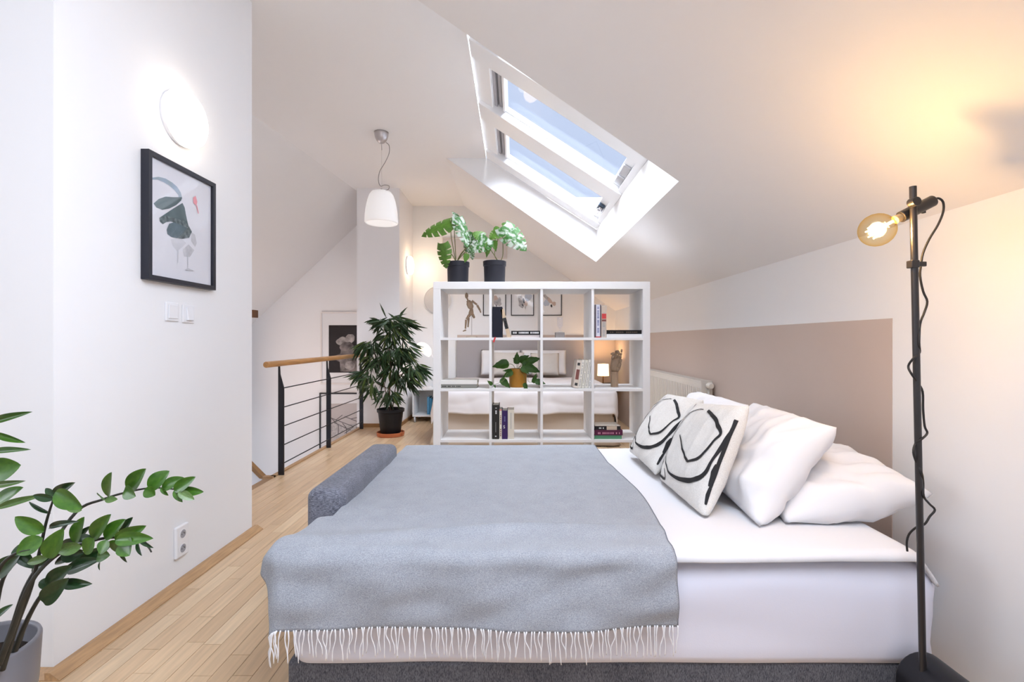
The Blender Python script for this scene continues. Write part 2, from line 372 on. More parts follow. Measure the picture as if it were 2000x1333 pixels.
for i, (a, b_) in enumerate(((2.56, 3.05), (3.25, 3.87), (4.15, 4.85))):
    sash = obj('sash', sbox(sbox(sbox(sbox(MB(), 0.19, SL-0.05, b_-.012, b_, .06, .10), 0.19, SL-.05, a, a+.02, .06, .10), 0.207, 0.229, a, b_, .05, .10), SL-.125, SL-.05, a, b_, .05, .10), M_wframe, win, bevel=0.003)
    obj('head_profile', sbox(sbox(MB(), 0.125, 0.15, a, b_, .055, .10), 0.162, 0.188, a, b_, .07, .10), M_greyf, win)
    obj('vent_strip', sbox(sbox(MB(), 0.15, 0.162, a, b_, .09, .10), 0.188, 0.207, a, b_, .09, .10), M_dk, win)
    obj('window_pane', sbox(MB(), 0.215, SL-.11, a+.015, b_-.008, .085, .090), M_glass, win)
hb = MB(); sbox(hb, SL-.115, SL-.055, 3.45, 3.62, .035, .05); sbox(hb, SL-.115, SL-.055, 3.66, 3.82, .035, .05)
obj('vent_cover', hb, mat('satin_alloy', (0.62, 0.63, 0.66), 0.3, 0.6), win, bevel=0.004)
obj('latch_plate', sbox(MB(), SL-.12, SL-.06, 4.42, 4.54, .02, .05), mat('steel_blue', (0.05, 0.07, 0.10), 0.4, 0.5), win, bevel=0.003)
obj('latch_handle', sbox(sbox(MB(), SL-.11, SL-.08, 4.50, 4.60, .0, .02), SL-.1, SL-.07, 4.44, 4.47, .0, .02), M_steel, win, bevel=0.003)

# skirting and floor-edge trims
def skirt(name, pts, m=M_base):
    return struct(name, MB().prism(pts[0], pts[1]), m)
wy = 0.048; hz = 0.026
pf = [(-1.49, 0), (-1.49, hz), (-1.49+wy*.35, hz), (-1.49+wy, 0.004), (-1.49+wy, 0)]
struct('baseboard_left', MB().prism([(a, 1.555-.03, b_) for a, b_ in pf], (0, 1.235, 0)), M_base)
pf2 = [(1.555, 0), (1.555, hz), (1.555-.01, hz), (1.555-.03, 0.004), (1.555-.03, 0)]
struct('baseboard_front', MB().prism([(-4.0, a, b_) for a, b_ in pf2], (2.511, 0, 0)), M_base)
struct('baseboard_column', MB().box(-1.90, -1.43, 6.02, 6.04, 0, .045).box(-1.446, -1.43, 6.02, YB, 0, .045), M_base2)
struct('baseboard_back', MB().box(-1.43, KX, YB-.016, YB, 0, .06), M_base2)
struct('trim_2', MB().box(-1.935, -1.90, 3.80, YB, -.06, .012), M_base)
struct('trim_3', MB().box(-1.985, -1.90, 3.79, 3.83, -.06, .012), M_base)
# painted taupe dado: on the back wall and on the knee wall
struct('wall_back_paint', MB().box(-0.815, KX-.002, YB-.003, YB+.001, 0.06, 1.166), M_taupe)
struct('wall_right_paint', MB().box(KX-.003, KX+.001, 1.821, YB-.003, 0.0, 1.166), M_taupe)

# stair string with its white side board, going down behind the pillar
st = thing('stair_string', P(503, 930, 3.86), 'short brown wooden stair stringer end dropping behind the white pillar edge', 'stair')
a0, a1, a2, a3 = P(517, 936, 3.84), P(507, 936, 3.84), P(470, 899, 3.84), P(470, 889, 3.84)
obj('cap_board', MB().prism([a0, a1, a2, a3], (0, 0.05, 0)), M_base2, st)
obj('side_board', MB().prism([P(512, 938, 3.85), P(470, 897, 3.85), P(470, 990, 3.85), P(512, 990, 3.85)], (0, 0.03, 0)), M_wall, st)
# beam end
bm_ = tag(box('roof_beam', -4.0, -2.71, 5.0, 5.09, 1.325, 1.405, M_brownbeam, bevel=0.004), 'short brown wooden beam end showing past the right edge of the white pillar', 'beam')

# ------------------------------------------------------------------ ZZ plant, fixtures etc come below
# ------------------------------------------------------------------ sofa bed
bx0, bx1, by0, by1 = -0.655, 1.222, 1.385, 2.72
sofa = thing('sofa_bed', (0.3, 2.0, 0), 'unfolded grey fabric sofa bed with white mattress in the foreground', 'sofa bed')
box('base', -0.66, 1.20, 1.395, 2.70, 0.01, 0.150, M_sofabase, sofa, bevel=0.012)
arm = box('armrest', -0.742, -0.602, 1.70, 2.49, 0.03, 0.553, M_sofa, sofa, bevel=0.035)
arm.modifiers['b'].segments = 5; arm.data.polygons.foreach_set('use_smooth', [True]*6)
for lx, ly in ((-0.70, 1.78), (-0.70, 2.42)):
    box('foot', lx-.02, lx+.02, ly-.02, ly+.02, 0, 0.04, M_blackmetal, sofa)
def rbox_fn(x0, x1, y0, y1, z0, z1, r, amp, seed):
    """pillowy closed mattress surface"""
    def f(u, v):
        pass
    return f
def mattress():
    mb = MB(); n = 72; levels = [0.146, 0.150, 0.17, 0.20, 0.24, 0.28, 0.32, 0.36, 0.39, 0.415, 0.433, 0.442]
    ins = [0.03, 0.006, 0.0, 0, 0, 0, 0, 0.003, 0.010, 0.022, 0.045, 0.08]
    def ring(z, i_):
        pts = []; r = 0.06
        x0, x1, y0, y1 = bx0+i_, bx1-i_, by0+i_, by1-i_
        seg = [((x1-r, y0), (0, 0)), ]
        per = []
        def line(ax, ay, bx, by, k):
            for q in range(k): t_ = q/k; per.append((ax+(bx-ax)*t_, ay+(by-ay)*t_))
        def arc(cx_, cy_, a0_, k):
            for q in range(k): a = a0_+PI/2*q/k; per.append((cx_+r*math.cos(a), cy_+r*math.sin(a)))
        line(x0+r, y0, x1-r, y0, 70); arc(x1-r, y0+r, -PI/2, 8); line(x1, y0+r, x1, y1-r, 40); arc(x1-r, y1-r, 0, 8)
        line(x1-r, y1, x0+r, y1, 40); arc(x0+r, y1-r, PI/2, 8); line(x0, y1-r, x0, y0+r, 40); arc(x0+r, y0+r, PI, 8)
        return per
    rings = []
    for z, i_ in zip(levels, ins):
        per = ring(z, i_); b = []
        for (x, y) in per:
            k = (z-0.15)/0.3
            # gathered folds near the front left corner, running up and to the right
            dx = x-bx0; wv = 0
            if y < by0+0.1:
                wv = -0.010*math.exp(-dx*1.6)*math.sin((z*1.0-0.10*dx)*105)*min(1, k*5)*(1 if z < .42 else 0)
                wv += -0.006*noise.noise(Vector((x*2.2, z*7, 3)))
            if x > bx1-0.1:
                wx = 0.030*math.sin(k*7+y*2)*noise.noise(Vector((y*6, z*9, 1)))+0.012
            else: wx = 0
            b.append(Vector((x+wx, y+wv, z+0.003*noise.noise(Vector((x*3, y*3, 2))))))
        rings.append(b)
    m = len(rings[0])
    base = 0
    for r_ in rings: mb.v += r_
    for i in range(len(rings)-1):
        for k in range(m): mb.f.append((i*m+k, i*m+(k+1)%m, (i+1)*m+(k+1)%m, (i+1)*m+k))
    mb.f.append(tuple((len(rings)-1)*m+k for k in range(m))); mb.f.append(tuple(k for k in range(m))[::-1])
    return mb
obj('mattress', mattress(), M_fitted, sofa, smooth=True, label='mattress in a stretched white fitted sheet')

def drape(xa, xb, ya, yb, top, edges, rad, fall, wr, nu, nv, seed=0, flare=0.0, topfn=None):
    """cloth laid over a block: sheet coords xa..xb, ya..yb; block edges (X0,X1,Y0,Y1); beyond them the cloth falls"""
    X0, X1, YY0, YY1 = edges
    def f(u, v):
        x = xa+(xb-xa)*u
        # let the lines be slightly uneven
        y = ya+(yb-ya)*v
        cx_ = min(max(x, X0), X1); cy_ = min(max(y, YY0), YY1)
        dx, dy = x-cx_, y-cy_; d = math.hypot(dx, dy)
        if d > 1e-6:
            ox, oy = dx/d, dy/d
            a = min(d/rad, PI/2); out = rad*math.sin(a); dn = rad*(1-math.cos(a))+max(0, d-rad*PI/2)*fall
            fl_ = flare*max(0, d-rad)*(1+0.5*math.sin(x*9+seed))
            px_, py_, pz = cx_+ox*(out+fl_), cy_+oy*(out+fl_), top-dn
        else: px_, py_, pz = x, y, top
        nz = wr*(noise.noise(Vector((x*1.7, y*5.5, seed)))+0.5*noise.noise(Vector((x*4, y*9, seed+5))))
        k = min(1, d/0.05)
        pz += nz*(1-k); py_ -= abs(nz)*k*1.6 if dy < 0 else 0
        if topfn: 
            q = topfn(x, y, d); px_ += q[0]; py_ += q[1]; pz += q[2]
        return (px_, py_, pz)
    return MB().grid(f, nu, nv)
# duvet
def dtop(x, y, d):
    return (0, 0, 0.004*math.sin(x*3+y*2))
dv = drape(-0.60, 1.285, 1.368, 2.725, 0.474, (-0.6, 1.15, 1.405, 2.70), 0.025, 0.75, 0.004, 120, 90, 3, 0.3, dtop)
duvet = obj('duvet', dv, M_sheet, smooth=True, solid=0.008); duvet.modifiers['t'].offset = -1
tag(duvet, 'smooth white duvet spread over the sofa bed mattress', 'duvet')
# throw
TX0, TX1 = -0.735, 0.452
def ttop(x, y, d):
    # shallow cross fold near the front edge
    f = 0.017*math.exp(-((y-(1.50+0.02*math.sin(x*4)))/0.022)**2)*math.exp(-((x-0.05)/0.35)**2)
    f += 0.010*math.exp(-((y-(1.455+0.03*math.sin(x*3+1)))/0.03)**2)
    yy = 0.0
    if y < 1.38 : yy = -0.020*noise.noise(Vector((x*2.6+y*3, y*9, 9)))-0.006-0.010*noise.noise(Vector((x*7-y*6, y*14, 2)))
    xo = 0.0
    if x > 0.40 and y > 1.42: xo = 0.035*math.sin(min(1, (y-1.42)/0.9)*PI)
    lf = 0
    if x < -0.62: lf = -0.035*math.exp(-((y-1.40)/0.09)**2)
    return (xo+lf, yy, f)
def shape_throw(u, v): pass
tb = drape(TX0, TX1, 1.165, 2.735, 0.487, (-0.645, 9, 1.385, 2.72), 0.035, 1.0, 0.005, 170, 170, 1, 0.12, ttop)
# taper the far left so that it clears the armrest
for q in tb.v:
    if q.x < -0.60 and q.y > 1.62: q.x = -0.60+(q.x+0.60)*0.25
throw = thing('throw_blanket', (-0.1, 2.0, 0.48), 'grey woven wool throw with white fringe across the sofa bed', 'blanket')
tc_ = obj('cloth', tb, M_throw, throw, smooth=True, solid=0.006)
nu_ = 171
hem = [tb.v[i].copy() for i in range(nu_)]
fr = MB(); fr2 = MB(); random.seed(5)
nst = 112
for k in range(nst):
    p = hem[min(nu_-1, int((k+.5)/nst*nu_))]+Vector((0, -0.004, 0.004))
    L = 0.078+random.uniform(-.012, .010); sx_ = random.uniform(-.010, .010); cv = random.uniform(-.006, .006)
    pts = [p, p+Vector((sx_*.2+cv, -.002, -L*.3)), p+Vector((sx_*.7-cv*.3, -.004, -L*.65)), p+Vector((sx_, -.003, -L))]
    fr.tube(cr(pts, 3), [0.0022]*3+[0.0015]*6+[0.0012], n=5)
obj('fringe', fr, M_fringe, throw, smooth=True, kind='stuff', label='row of twisted white yarn tassels')
# dark selvedge stitch along the hem and right edge
ed = [tb.v[j*nu_+nu_-1]+Vector((0.001, 0, 0.002)) for j in range(171)]
obj('selvedge', MB().tube(ed[::2], 0.0022, n=5), mat('dark_grey_yarn', (0.16, 0.17, 0.20), 0.9), throw, smooth=True, label='dark grey woven selvedge')

# ------------------------------------------------------------------ pillows
def pillow_fn(A, B, Cc, D, th, pinch=0.05, seed=0, wr=0.006, flat=2.2):
    """A,B,Cc,D corners (A->B bottom, D->Cc top); returns front/back surface function"""
    A, B, Cc, D = map(Vector, (A, B, Cc, D)); n = ((B-A).cross(D-A)).normalized()
    def f(u, v, side):
        # pull the sides in between the corners
        uu = u; vv = v
        eu = 4*v*(1-v); ev = 4*u*(1-u)
        uu = 0.5+(u-0.5)*(1-pinch*0.55*eu*(abs(2*u-1)**1.5)); vv = 0.5+(v-0.5)*(1-pinch*0.55*ev*(abs(2*v-1)**1.5))
        p = (A*(1-uu)+B*uu)*(1-vv)+(D*(1-uu)+Cc*uu)*vv
        h = (max(0, 1-abs(2*u-1)**2.6)**0.42)*(max(0, 1-abs(2*v-1)**2.6)**0.42)
        w_ = wr*noise.noise(Vector((u*3.0+v*2+seed, v*7-u*5, seed*1.7)))*min(1, h*2)
        rd_ = noise.noise(Vector((u*2.2+v*1.4+seed*3, v*2.2-u*6.5, seed)))
        w_ += wr*0.9*(0.5-abs(rd_)*2.2)*min(1, h*1.6)
        w_ += wr*0.6*noise.noise(Vector((u*9+seed, v*4, seed*2.7)))*min(1, h*2)
        return p+n*(side*(th/2*h)+w_)
    return f, n
def pillow(name, A, B, Cc, D, th, m, label, cat, seed=0, wr=0.006, group=None, pinch=0.05, N=44, zmin=0.479):
    f, n = pillow_fn(A, B, Cc, D, th, pinch, seed, wr)
    mb = MB(); mb.grid(lambda u, v: f(u, v, 1), N, N); b = len(mb.v)
    mb.grid(lambda u, v: f(u, v, -1), N, N)
    for q in mb.v: q.z = max(q.z, zmin)
    me = mb.mesh(name, m, True); bm = bmesh.new(); bm.from_mesh(me)
    bm.faces.ensure_lookup_table()
    for fc in bm.faces[N*N:]: fc.normal_flip()
    bmesh.ops.remove_doubles(bm, verts=bm.verts, dist=0.0006); bm.to_mesh(me); bm.free()
    o = bpy.data.objects.new(name, me); C.objects.link(o)
    for p in me.polygons: p.use_smooth = True
    if label: tag(o, label, cat, group)
    return o, f, n
ZB = 0.484
# white pillows
pillow('pillow', (0.80, 2.60, ZB+.02), (0.80, 2.12, ZB+.02), P(1462, 792, 2.12), P(1366, 766, 2.60), 0.17, M_pill, 'white pillow at the back, behind the two patterned cushions', 'pillow', 3, 0.014)
pillow('pillow', (0.815, 2.06, ZB+.01), P(1484, 1032, 1.56), P(1634, 836, 1.60), P(1476, 788, 2.12), 0.19, M_pill, 'white pillow standing upright in front of the other white pillows', 'pillow', 11, 0.017)
pillow('pillow', (0.96, 2.10, ZB+.03), P(1535, 1024, 1.585), P(1822, 966, 1.50), (1.33, 1.98, 0.63), 0.20, M_pill, 'white pillow lying slanted at the right end of the bed', 'pillow', 19, 0.017)
# patterned cushions: black line drawing printed on the face that looks at the room
def ribbon(fn, n, path, widths, mbk, side):
    pts = cr([(p[0], p[1], 0) for p in path], 8); m = len(pts)
    ws = []
    for i in range(m):
        t_ = i/(m-1)*(len(widths)-1); k = min(int(t_), len(widths)-2); ws.append(widths[k]+(widths[k+1]-widths[k])*(t_-k))
    b = len(mbk.v)
    for i, p in enumerate(pts):
        q = pts[min(i+1, m-1)]-pts[max(i-1, 0)]; q.normalize(); nn_ = Vector((-q.y, q.x, 0))*ws[i]*0.5
        for s_ in (-1, 1):
            uv = p+s_*nn_; mbk.v.append(fn(min(max(uv.x, 0.004), .996), min(max(uv.y, 0.004), .996), side)+n*side*0.0030)
    for i in range(m-1): mbk.f.append((b+2*i, b+2*i+1, b+2*i+3, b+2*i+2))
def cushion(A, B, Cc, D, label, seed):
    f0, n0 = pillow_fn(A, B, Cc, D, 0.13, 0.04, seed, 0.004)
    t_ = thing('cushion', (Vector(A)+Vector(B))/2, label, 'cushion')
    N = 64; mb = MB(); mb.grid(lambda u, v: f0(u, v, 1), N, N); mb.grid(lambda u, v: f0(u, v, -1), N, N)
    for q in mb.v: q.z = max(q.z, 0.480)
    me = mb.mesh('cover', M_cush, True, Vector(t_.location)); bm = bmesh.new(); bm.from_mesh(me); bm.faces.ensure_lookup_table()
    for fc in bm.faces[N*N:]: fc.normal_flip()
    bmesh.ops.remove_doubles(bm, verts=bm.verts, dist=0.0006); bm.to_mesh(me); bm.free()
    o = bpy.data.objects.new('cover', me); C.objects.link(o); o.parent = t_
    for p in me.polygons: p.use_smooth = True
    return t_, f0, n0
def side_of(n): return 1 if n.dot(Vector((-1, -0.6, 0.2))) > 0 else -1
# drawing paths, in the units of a 2-D sketch whose cushion corners are SK (A, B, C, D)
SK = [(268, 712), (525, 936), (772, 286), (478, 250)]
STROKES = [([(520,300),(470,305),(410,350),(350,440),(310,540),(300,610),(315,660),(360,695),(420,710),(480,700),(530,665),(565,600),(620,520),(690,425)], [2,3,4,5,6,8,10,15,19,18,14,10,11,6]),
    ([(545,305),(580,345),(600,390),(618,440),(580,480),(530,540),(480,585),(425,600)], [12,16,18,11,8,10,13,10]),
    ([(425,600),(400,540),(382,445)], [12,10,6]),
    ([(760,385),(735,387),(715,420),(700,500),(675,580),(645,650),(635,720)], [14,14,9,8,7,7,6]),
    ([(598,620),(606,680),(615,770)], [6,22,10]),
    ([(478,268),(430,320),(350,430),(292,560),(276,655),(282,695),(296,692),(292,640)], [3,3,4,6,9,13,9,4]),
    ([(560,860),(600,815),(625,770)], [3,10,4])]
def proj(q): return (CX+q.x*F/q.y, CY-(q.z-E)*F/q.y)
def find_uv(fn, side, sx_, sy_):
    """where on the cushion face a line of the sketch runs (sketch seen from the foot of the bed)"""
    tx_, ty_ = 1200+sx_/2.9615, 700+sy_/2.9615; best = (1e9, .5, .5)
    lo_u, hi_u, lo_v, hi_v = 0.01, .99, 0.01, .99
    for lev in range(4):
        for i in range(13):
            for j in range(13):
                u = lo_u+(hi_u-lo_u)*i/12; v = lo_v+(hi_v-lo_v)*j/12; p = proj(fn(u, v, side)); d = (p[0]-tx_)**2+(p[1]-ty_)**2
                if d < best[0]: best = (d, u, v)
        ru, rv_ = (hi_u-lo_u)/8, (hi_v-lo_v)/8
        lo_u, hi_u = max(.01, best[1]-ru), min(.99, best[1]+ru); lo_v, hi_v = max(.01, best[2]-rv_), min(.99, best[2]+rv_)
    return best[1:]
LINES = None
for (A, B, Cc, D, lab, sd) in (
    (P(1291, 940, 2.08), P(1378, 1016, 1.645), P(1463, 794, 1.68), P(1358, 788, 2.10), 'cream cushion with black line drawing, nearest the front of the bed', 37),
    ((0.60, 2.50, ZB+.02), (0.615, 2.10, ZB+.01), P(1374, 783, 2.12), P(1306, 771, 2.50), 'cream cushion with black line drawing, half hidden behind its twin', 31)):
    t_, f_, n_ = cushion(A, B, Cc, D, lab, sd)
    sd_ = side_of(n_); mbk = MB()
    if LINES is None: LINES = [([find_uv(f_, sd_, *p) for p in pts], [max(w_, 4)*1.1/480 for w_ in ws]) for pts, ws in STROKES]
    for path, ws in LINES: ribbon(f_, n_, path, ws, mbk, sd_)
    obj('printed_line', mbk, M_ink, t_, smooth=True, label='black brush line print')

# ------------------------------------------------------------------ floor lamp
LY = 1.28
fl_ = thing('floor_lamp', (P(1802, 1300, LY).x, LY, 0), 'slim black floor lamp with bare glowing globe bulb beside the bed', 'floor lamp')
ptop, pbot = P(1783, 365, LY), P(1803, 1345, LY)
pd = (pbot-ptop).normalized()
pbot = ptop+pd*((ptop.z-0.16)/-pd.z)
obj('pole', MB().tube([ptop, pbot], 0.0082, n=14), M_lampmetal, fl_, autosmooth=True)
# low black rounded foot block along the wall side
bc = Vector((1.125, 0, 0.150)); R_ = 0.070
prof = [(bc.x-R_, 0.0), (bc.x-R_, bc.z)]+[(bc.x+R_*math.cos(a), bc.z+R_*math.sin(a)) for a in [PI-PI*k/14 for k in range(1, 14)]]+[(bc.x+R_, bc.z), (bc.x+R_, 0.0)]
obj('base', MB().prism([(a, 1.335, b_) for a, b_ in prof], (0, -0.36, 0)), mat('base_black', (0.009, 0.009, 0.012), 0.4, spec=0.35), fl_, autosmooth=True, bevel=0.004, label='black rounded base block')
# clamp knob, socket tube
k0 = P(1784, 396, LY-0.012)
obj('clamp_knob', MB().lathe(k0+Vector((0, -0.012, 0)), [(0.0115, 0), (0.012, 0.002), (0.012, 0.02)], 18, (0, 1, 0)), M_lampmetal, fl_, autosmooth=True)
sa, sb_ = P(1759, 425, LY+.022), P(1822, 393, LY+.022)
obj('socket', MB().tube([sa, sb_], 0.0155, n=24), M_lampmetal, fl_, autosmooth=True, bevel=0.0015)
ax = (sa-sb_).normalized()
obj('screw_collar', MB().tube([sa, sa+ax*0.016], 0.011, n=18), mat('worn_brass', (0.55, 0.42, 0.25), 0.35, 0.7), fl_, autosmooth=True)
sw_ = sb_+ax*0.028
obj('switch', MB().box(sw_.x-.003, sw_.x+.003, LY+.018, LY+.026, sw_.z-.021, sw_.z-.014), M_blackmetal, fl_)
bc_ = P(1713, 450, LY+.022); neck = sa+ax*0.012
bax = (bc_-neck); bl = bax.length; bax.normalize()
prof = [(0.010, 0.0), (0.011, 0.010), (0.016, bl-0.047)]
Rb = 0.044
for k in range(1, 20):
    a = PI-0.42-(PI-0.42)*k/20*1.0
    prof.append((Rb*math.sin(a), bl+Rb*math.cos(PI-(PI-a)) * 1.0))
prof = [(0.010, 0.0), (0.012, 0.008)]+[(Rb*math.sin(a), bl-Rb*math.cos(a)) for a in [0.30+(PI-0.30)*k/22 for k in range(23)]]
obj('bulb', MB().lathe(neck, prof, 28, bax), M_amber, fl_, smooth=True, label='clear amber globe bulb')
fm = MB()
for k in range(6):
    a = PI/3*k; o1 = Vector((0, 1, 0)).cross(bax).normalized()*math.cos(a)+Vector((0, 1, 0))*math.sin(a)
    fm.tube([neck+bax*(bl-0.020)+o1*0.008, neck+bax*(bl+0.020)+o1*0.016], 0.0014, n=6)
obj('filament', fm, M_fil, fl_, smooth=True)
obj('bulb_stem', MB().tube([neck, neck+bax*(bl-0.024)], 0.004, n=8), mat('bulb_stem_glass', (0.9, 0.85, 0.7), 0.2, emit=(1, .8, .5), es=1.2), fl_, smooth=True)
point('floor_lamp_light', neck+bax*bl, 4.2, (1.0, 0.60, 0.25), 0.024)
cable = [(1823,391),(1833,388),(1842,396),(1842,415),(1832,440),(1815,468),(1803,495),(1799,517),(1797,540),(1803,570),(1811,590),(1805,612),(1797,634),(1795,670),(1796,690),(1784,701),(1774,716),(1780,731),(1792,748),(1802,766),(1803,800),(1806,833),(1811,847),(1801,858),(1788,868),(1784,885),(1790,905),(1800,925),(1803,945),(1804,970),(1815,985),(1826,997),(1816,1010),(1806,1025),(1790,1031),(1776,1044),(1771,1060),(1772,1078)]
cpts = []
for i, (a, b_) in enumerate(cable):
    xp = 1783+(b_-365)*20/980
    yy = LY+(0.022 if a > xp+9 else -0.011 if i % 2 else 0.0)
    if i > 33: yy = LY+0.02+0.02*(i-33)
    cpts.append(P(a, b_, min(yy, 1.345)))
obj('cable', MB().tube(cr(cpts, 4), 0.0028, n=7), mat('cable_black', (0.012, 0.010, 0.010), 0.6), fl_, smooth=True)
cq = P(1798, 517, LY)
obj('cable_clip', MB().box(P(1782, 517, LY).x-.009, P(1782, 517, LY).x+.012, LY-.010, LY+.010, cq.z-.010, cq.z+.010).box(cq.x-.016, cq.x+.014, LY-.004, LY+.004, cq.z-.006, cq.z+.007), M_lampmetal, fl_, bevel=0.002)

# ------------------------------------------------------------------ wall lights
def sconce(y, z, R, xw, label, grp=None, pw=4):
    s_ = thing('wall_light', (xw, y, z), label, 'wall light')
    obj('mount', MB().lathe((xw, y, z), [(R*.93, 0), (R*.97, 0.012), (R*.97, 0.022)], 40, (1, 0, 0)), M_plast, s_, autosmooth=True)
    pr = [(R*.985, 0.020), (R, 0.030), (R*.99, 0.043), (R*.95, 0.056), (R*.85, 0.066), (R*.65, 0.073), (R*.35, 0.077), (0.001, 0.078)]
    obj('diffuser', MB().lathe((xw, y, z), pr, 44, (1, 0, 0)), M_sconce, s_, smooth=True, label='round glowing opal glass')
    return s_
sconce(2.135, 2.065, 0.123, -1.49, 'round lit opal wall light above the black framed picture')
sconce(6.50, 2.10, 0.125, -1.446, 'round lit opal wall light on the far column side')
for yy_ in (2.135,):
    for dy, dz_ in ((-.135, 0), (.135, 0), (0, .135), (0, -.135)): pass
point('near_wall_light_glow', (-1.34, 2.135, 2.065), 0.35, (1.0, 0.80, 0.58), 0.10)
point('far_wall_light_glow', (-1.28, 6.50, 2.10), 2.4, (1.0, 0.70, 0.42), 0.10)

# ------------------------------------------------------------------ pictures
def picture(name, o, ux, uy, n, w, h, depth, fw, fm_, label, paper, shapes, group=None, inset=0.006, glass=True, cat='picture', matw=0.0, back=None):
    """o: lower-left corner on the wall, ux/uy unit vectors, n towards the room"""
    o, ux, uy, n = map(Vector, (o, ux, uy, n))
    t_ = thing(name, o+ux*w/2, label, cat, group)
    def q(mb, a0, a1, b0, b1, c0, c1):
        return mb.obox(o+ux*(a0+a1)/2+uy*(b0+b1)/2+n*(c0+c1)/2, ux*(a1-a0)/2, uy*(b1-b0)/2, n*(c1-c0)/2)
    mb = MB(); q(mb, 0, fw, 0, h, 0.001, depth); q(mb, w-fw, w, 0, h, 0.001, depth); q(mb, fw, w-fw, 0, fw, 0.001, depth); q(mb, fw, w-fw, h-fw, h, 0.001, depth)
    obj('frame', mb, fm_, t_, bevel=min(0.0015, fw*.2))
    pr = obj('print', q(MB(), fw*.9, w-fw*.9, fw*.9, h-fw*.9, 0.002, depth-inset-.004), paper, t_)
    if matw:
        mb = MB(); d0, d1 = depth-inset-.0042, depth-inset-.002; a, b_ = fw*.9, fw*.9; m_ = matw
        q(mb, a, a+m_, b_, h-b_, d0, d1); q(mb, w-a-m_, w-a, b_, h-b_, d0, d1); q(mb, a, w-a, b_, b_+m_, d0, d1); q(mb, a, w-a, h-b_-m_, h-b_, d0, d1)
        obj('mat_board', mb, M_paper, t_)
    for i, (m_, pts) in enumerate(shapes):
        z_ = depth-inset-.004+0.0002*(i+1)
        obj('ink_shape', MB().add([o+ux*a+uy*b_+n*z_ for a, b_ in pts], [tuple(range(len(pts)))]), m_, pr)
    if glass: obj('glass', q(MB(), fw, w-fw, fw, h-fw, depth-inset+.001, depth-inset+.0025), M_pic, t_)
    return t_
def ink(n_, c, **k): return mat('ink_'+n_, c, 0.8, **k)
def H7(x, y):
    px = 270+x/4.44; py = 280+y/4.44; Y = 1.468*F/(CX-px); return (Y-1.916, E-(py-CY)*Y/F-1.327)
def h7(*p): return [H7(p[i], p[i+1]) for i in range(0, len(p), 2)]
def line7(x0, y0, x1, y1, wd=3): return h7(x0-wd, y0, x0+wd, y0, x1+wd, y1, x1-wd, y1)
g1 = ink('greygreen', (0.11, 0.155, 0.165), noise_amt=0.3, noise_scale=25); g2 = ink('slate', (0.14, 0.19, 0.22), noise_amt=0.35, noise_scale=20); g3 = ink('charcoal', (0.05, 0.065, 0.07), noise_amt=0.5, noise_scale=60, col2=(0.2, 0.24, 0.25))
g4 = ink('wash', (0.42, 0.42, 0.45), noise_amt=1, noise_scale=30, col2=(0.62, 0.62, 0.65)); g5 = ink('pink', (0.75, 0.32, 0.36)); g6 = ink('bluegrey', (0.36, 0.44, 0.58), noise_amt=1, noise_scale=14, col2=(0.30, 0.36, 0.38)); g7 = ink('palewash', (0.60, 0.60, 0.64))
shapes = [(g7, h7(285,835, 380,830, 420,870, 390,900, 340,940, 300,890)), (g4, h7(390,925, 440,880, 490,930, 450,990, 400,985)), (g4, h7(465,775, 495,795, 510,870, 495,905, 462,850)),
  (g6, h7(125,300, 180,293, 240,308, 300,345, 340,380, 372,430, 385,485, 355,500, 350,450, 310,402, 270,368, 220,338, 170,318, 125,318)),
  (g1, h7(135,525, 180,485, 240,465, 300,470, 382,470, 375,500, 330,540, 270,570, 210,580, 160,560)),
  (g1, h7(185,650, 240,612, 300,572, 385,520, 405,560, 415,620, 430,690, 442,730, 400,700, 330,682, 270,670, 215,705)),
  (g2, h7(248,752, 270,700, 320,685, 390,710, 432,740, 402,792, 340,827, 290,817, 255,790)),
  (g3, h7(185,650, 250,632, 330,655, 400,678, 447,730, 420,735, 350,702, 280,680, 230,690, 215,705, 190,680)),
  (g3, h7(398,770, 440,722, 466,770, 442,822, 385,832, 345,827)), (g5, h7(475,475, 498,458, 513,510, 505,545, 480,522)), (g5, line7(506,540, 522,612, 4)),
  (g4, line7(428,985, 430,1080, 2)), (g4, line7(345,930, 342,1040, 2)), (g4, h7(400,1100, 430,1085, 490,1112, 440,1106))]
M_print = mat('print_paper', (0.70, 0.70, 0.745), 0.85)
picture('picture_frame', (-1.49, 1.916, 1.327), (0, 1, 0), (0, 0, 1), (1, 0, 0), 0.432, 0.520, 0.034, 0.020, M_blackframe, 'black deep-framed abstract ink picture on the near white wall', M_print, shapes, inset=0.010)

# switches and socket on the pillar
def switch(y, z, label, rock):
    t_ = thing('light_switch', (-1.49, y, z), label, 'light switch')
    obj('plate', MB().box(-1.49, -1.482, y-.040, y+.040, z-.041, z+.041), M_plast, t_, bevel=0.005)
    if rock: r = MB().prism([(-1.482, y-.020, z-.029), (-1.472, y-.020, z-.029), (-1.476, y-.020, z+.029), (-1.482, y-.020, z+.029)], (0, .040, 0))
    else: r = MB().box(-1.482, -1.477, y-.028, y+.028, z-.030, z+.030)
    obj('rocker', r, M_plast, t_, bevel=0.002)
switch(2.088, 1.207, 'white square light switch with wide flat rocker, left of the pair', False)
switch(2.192, 1.203, 'white light switch with narrow tilted rocker, right of the pair', True)
ts = thing('wall_socket', (-1.49, 2.14, 0.19), 'white double wall socket low on the near white wall', 'socket')
obj('plate', MB().box(-1.49, -1.475, 2.100, 2.182, 0.122, 0.262), M_plast, ts, bevel=0.006)
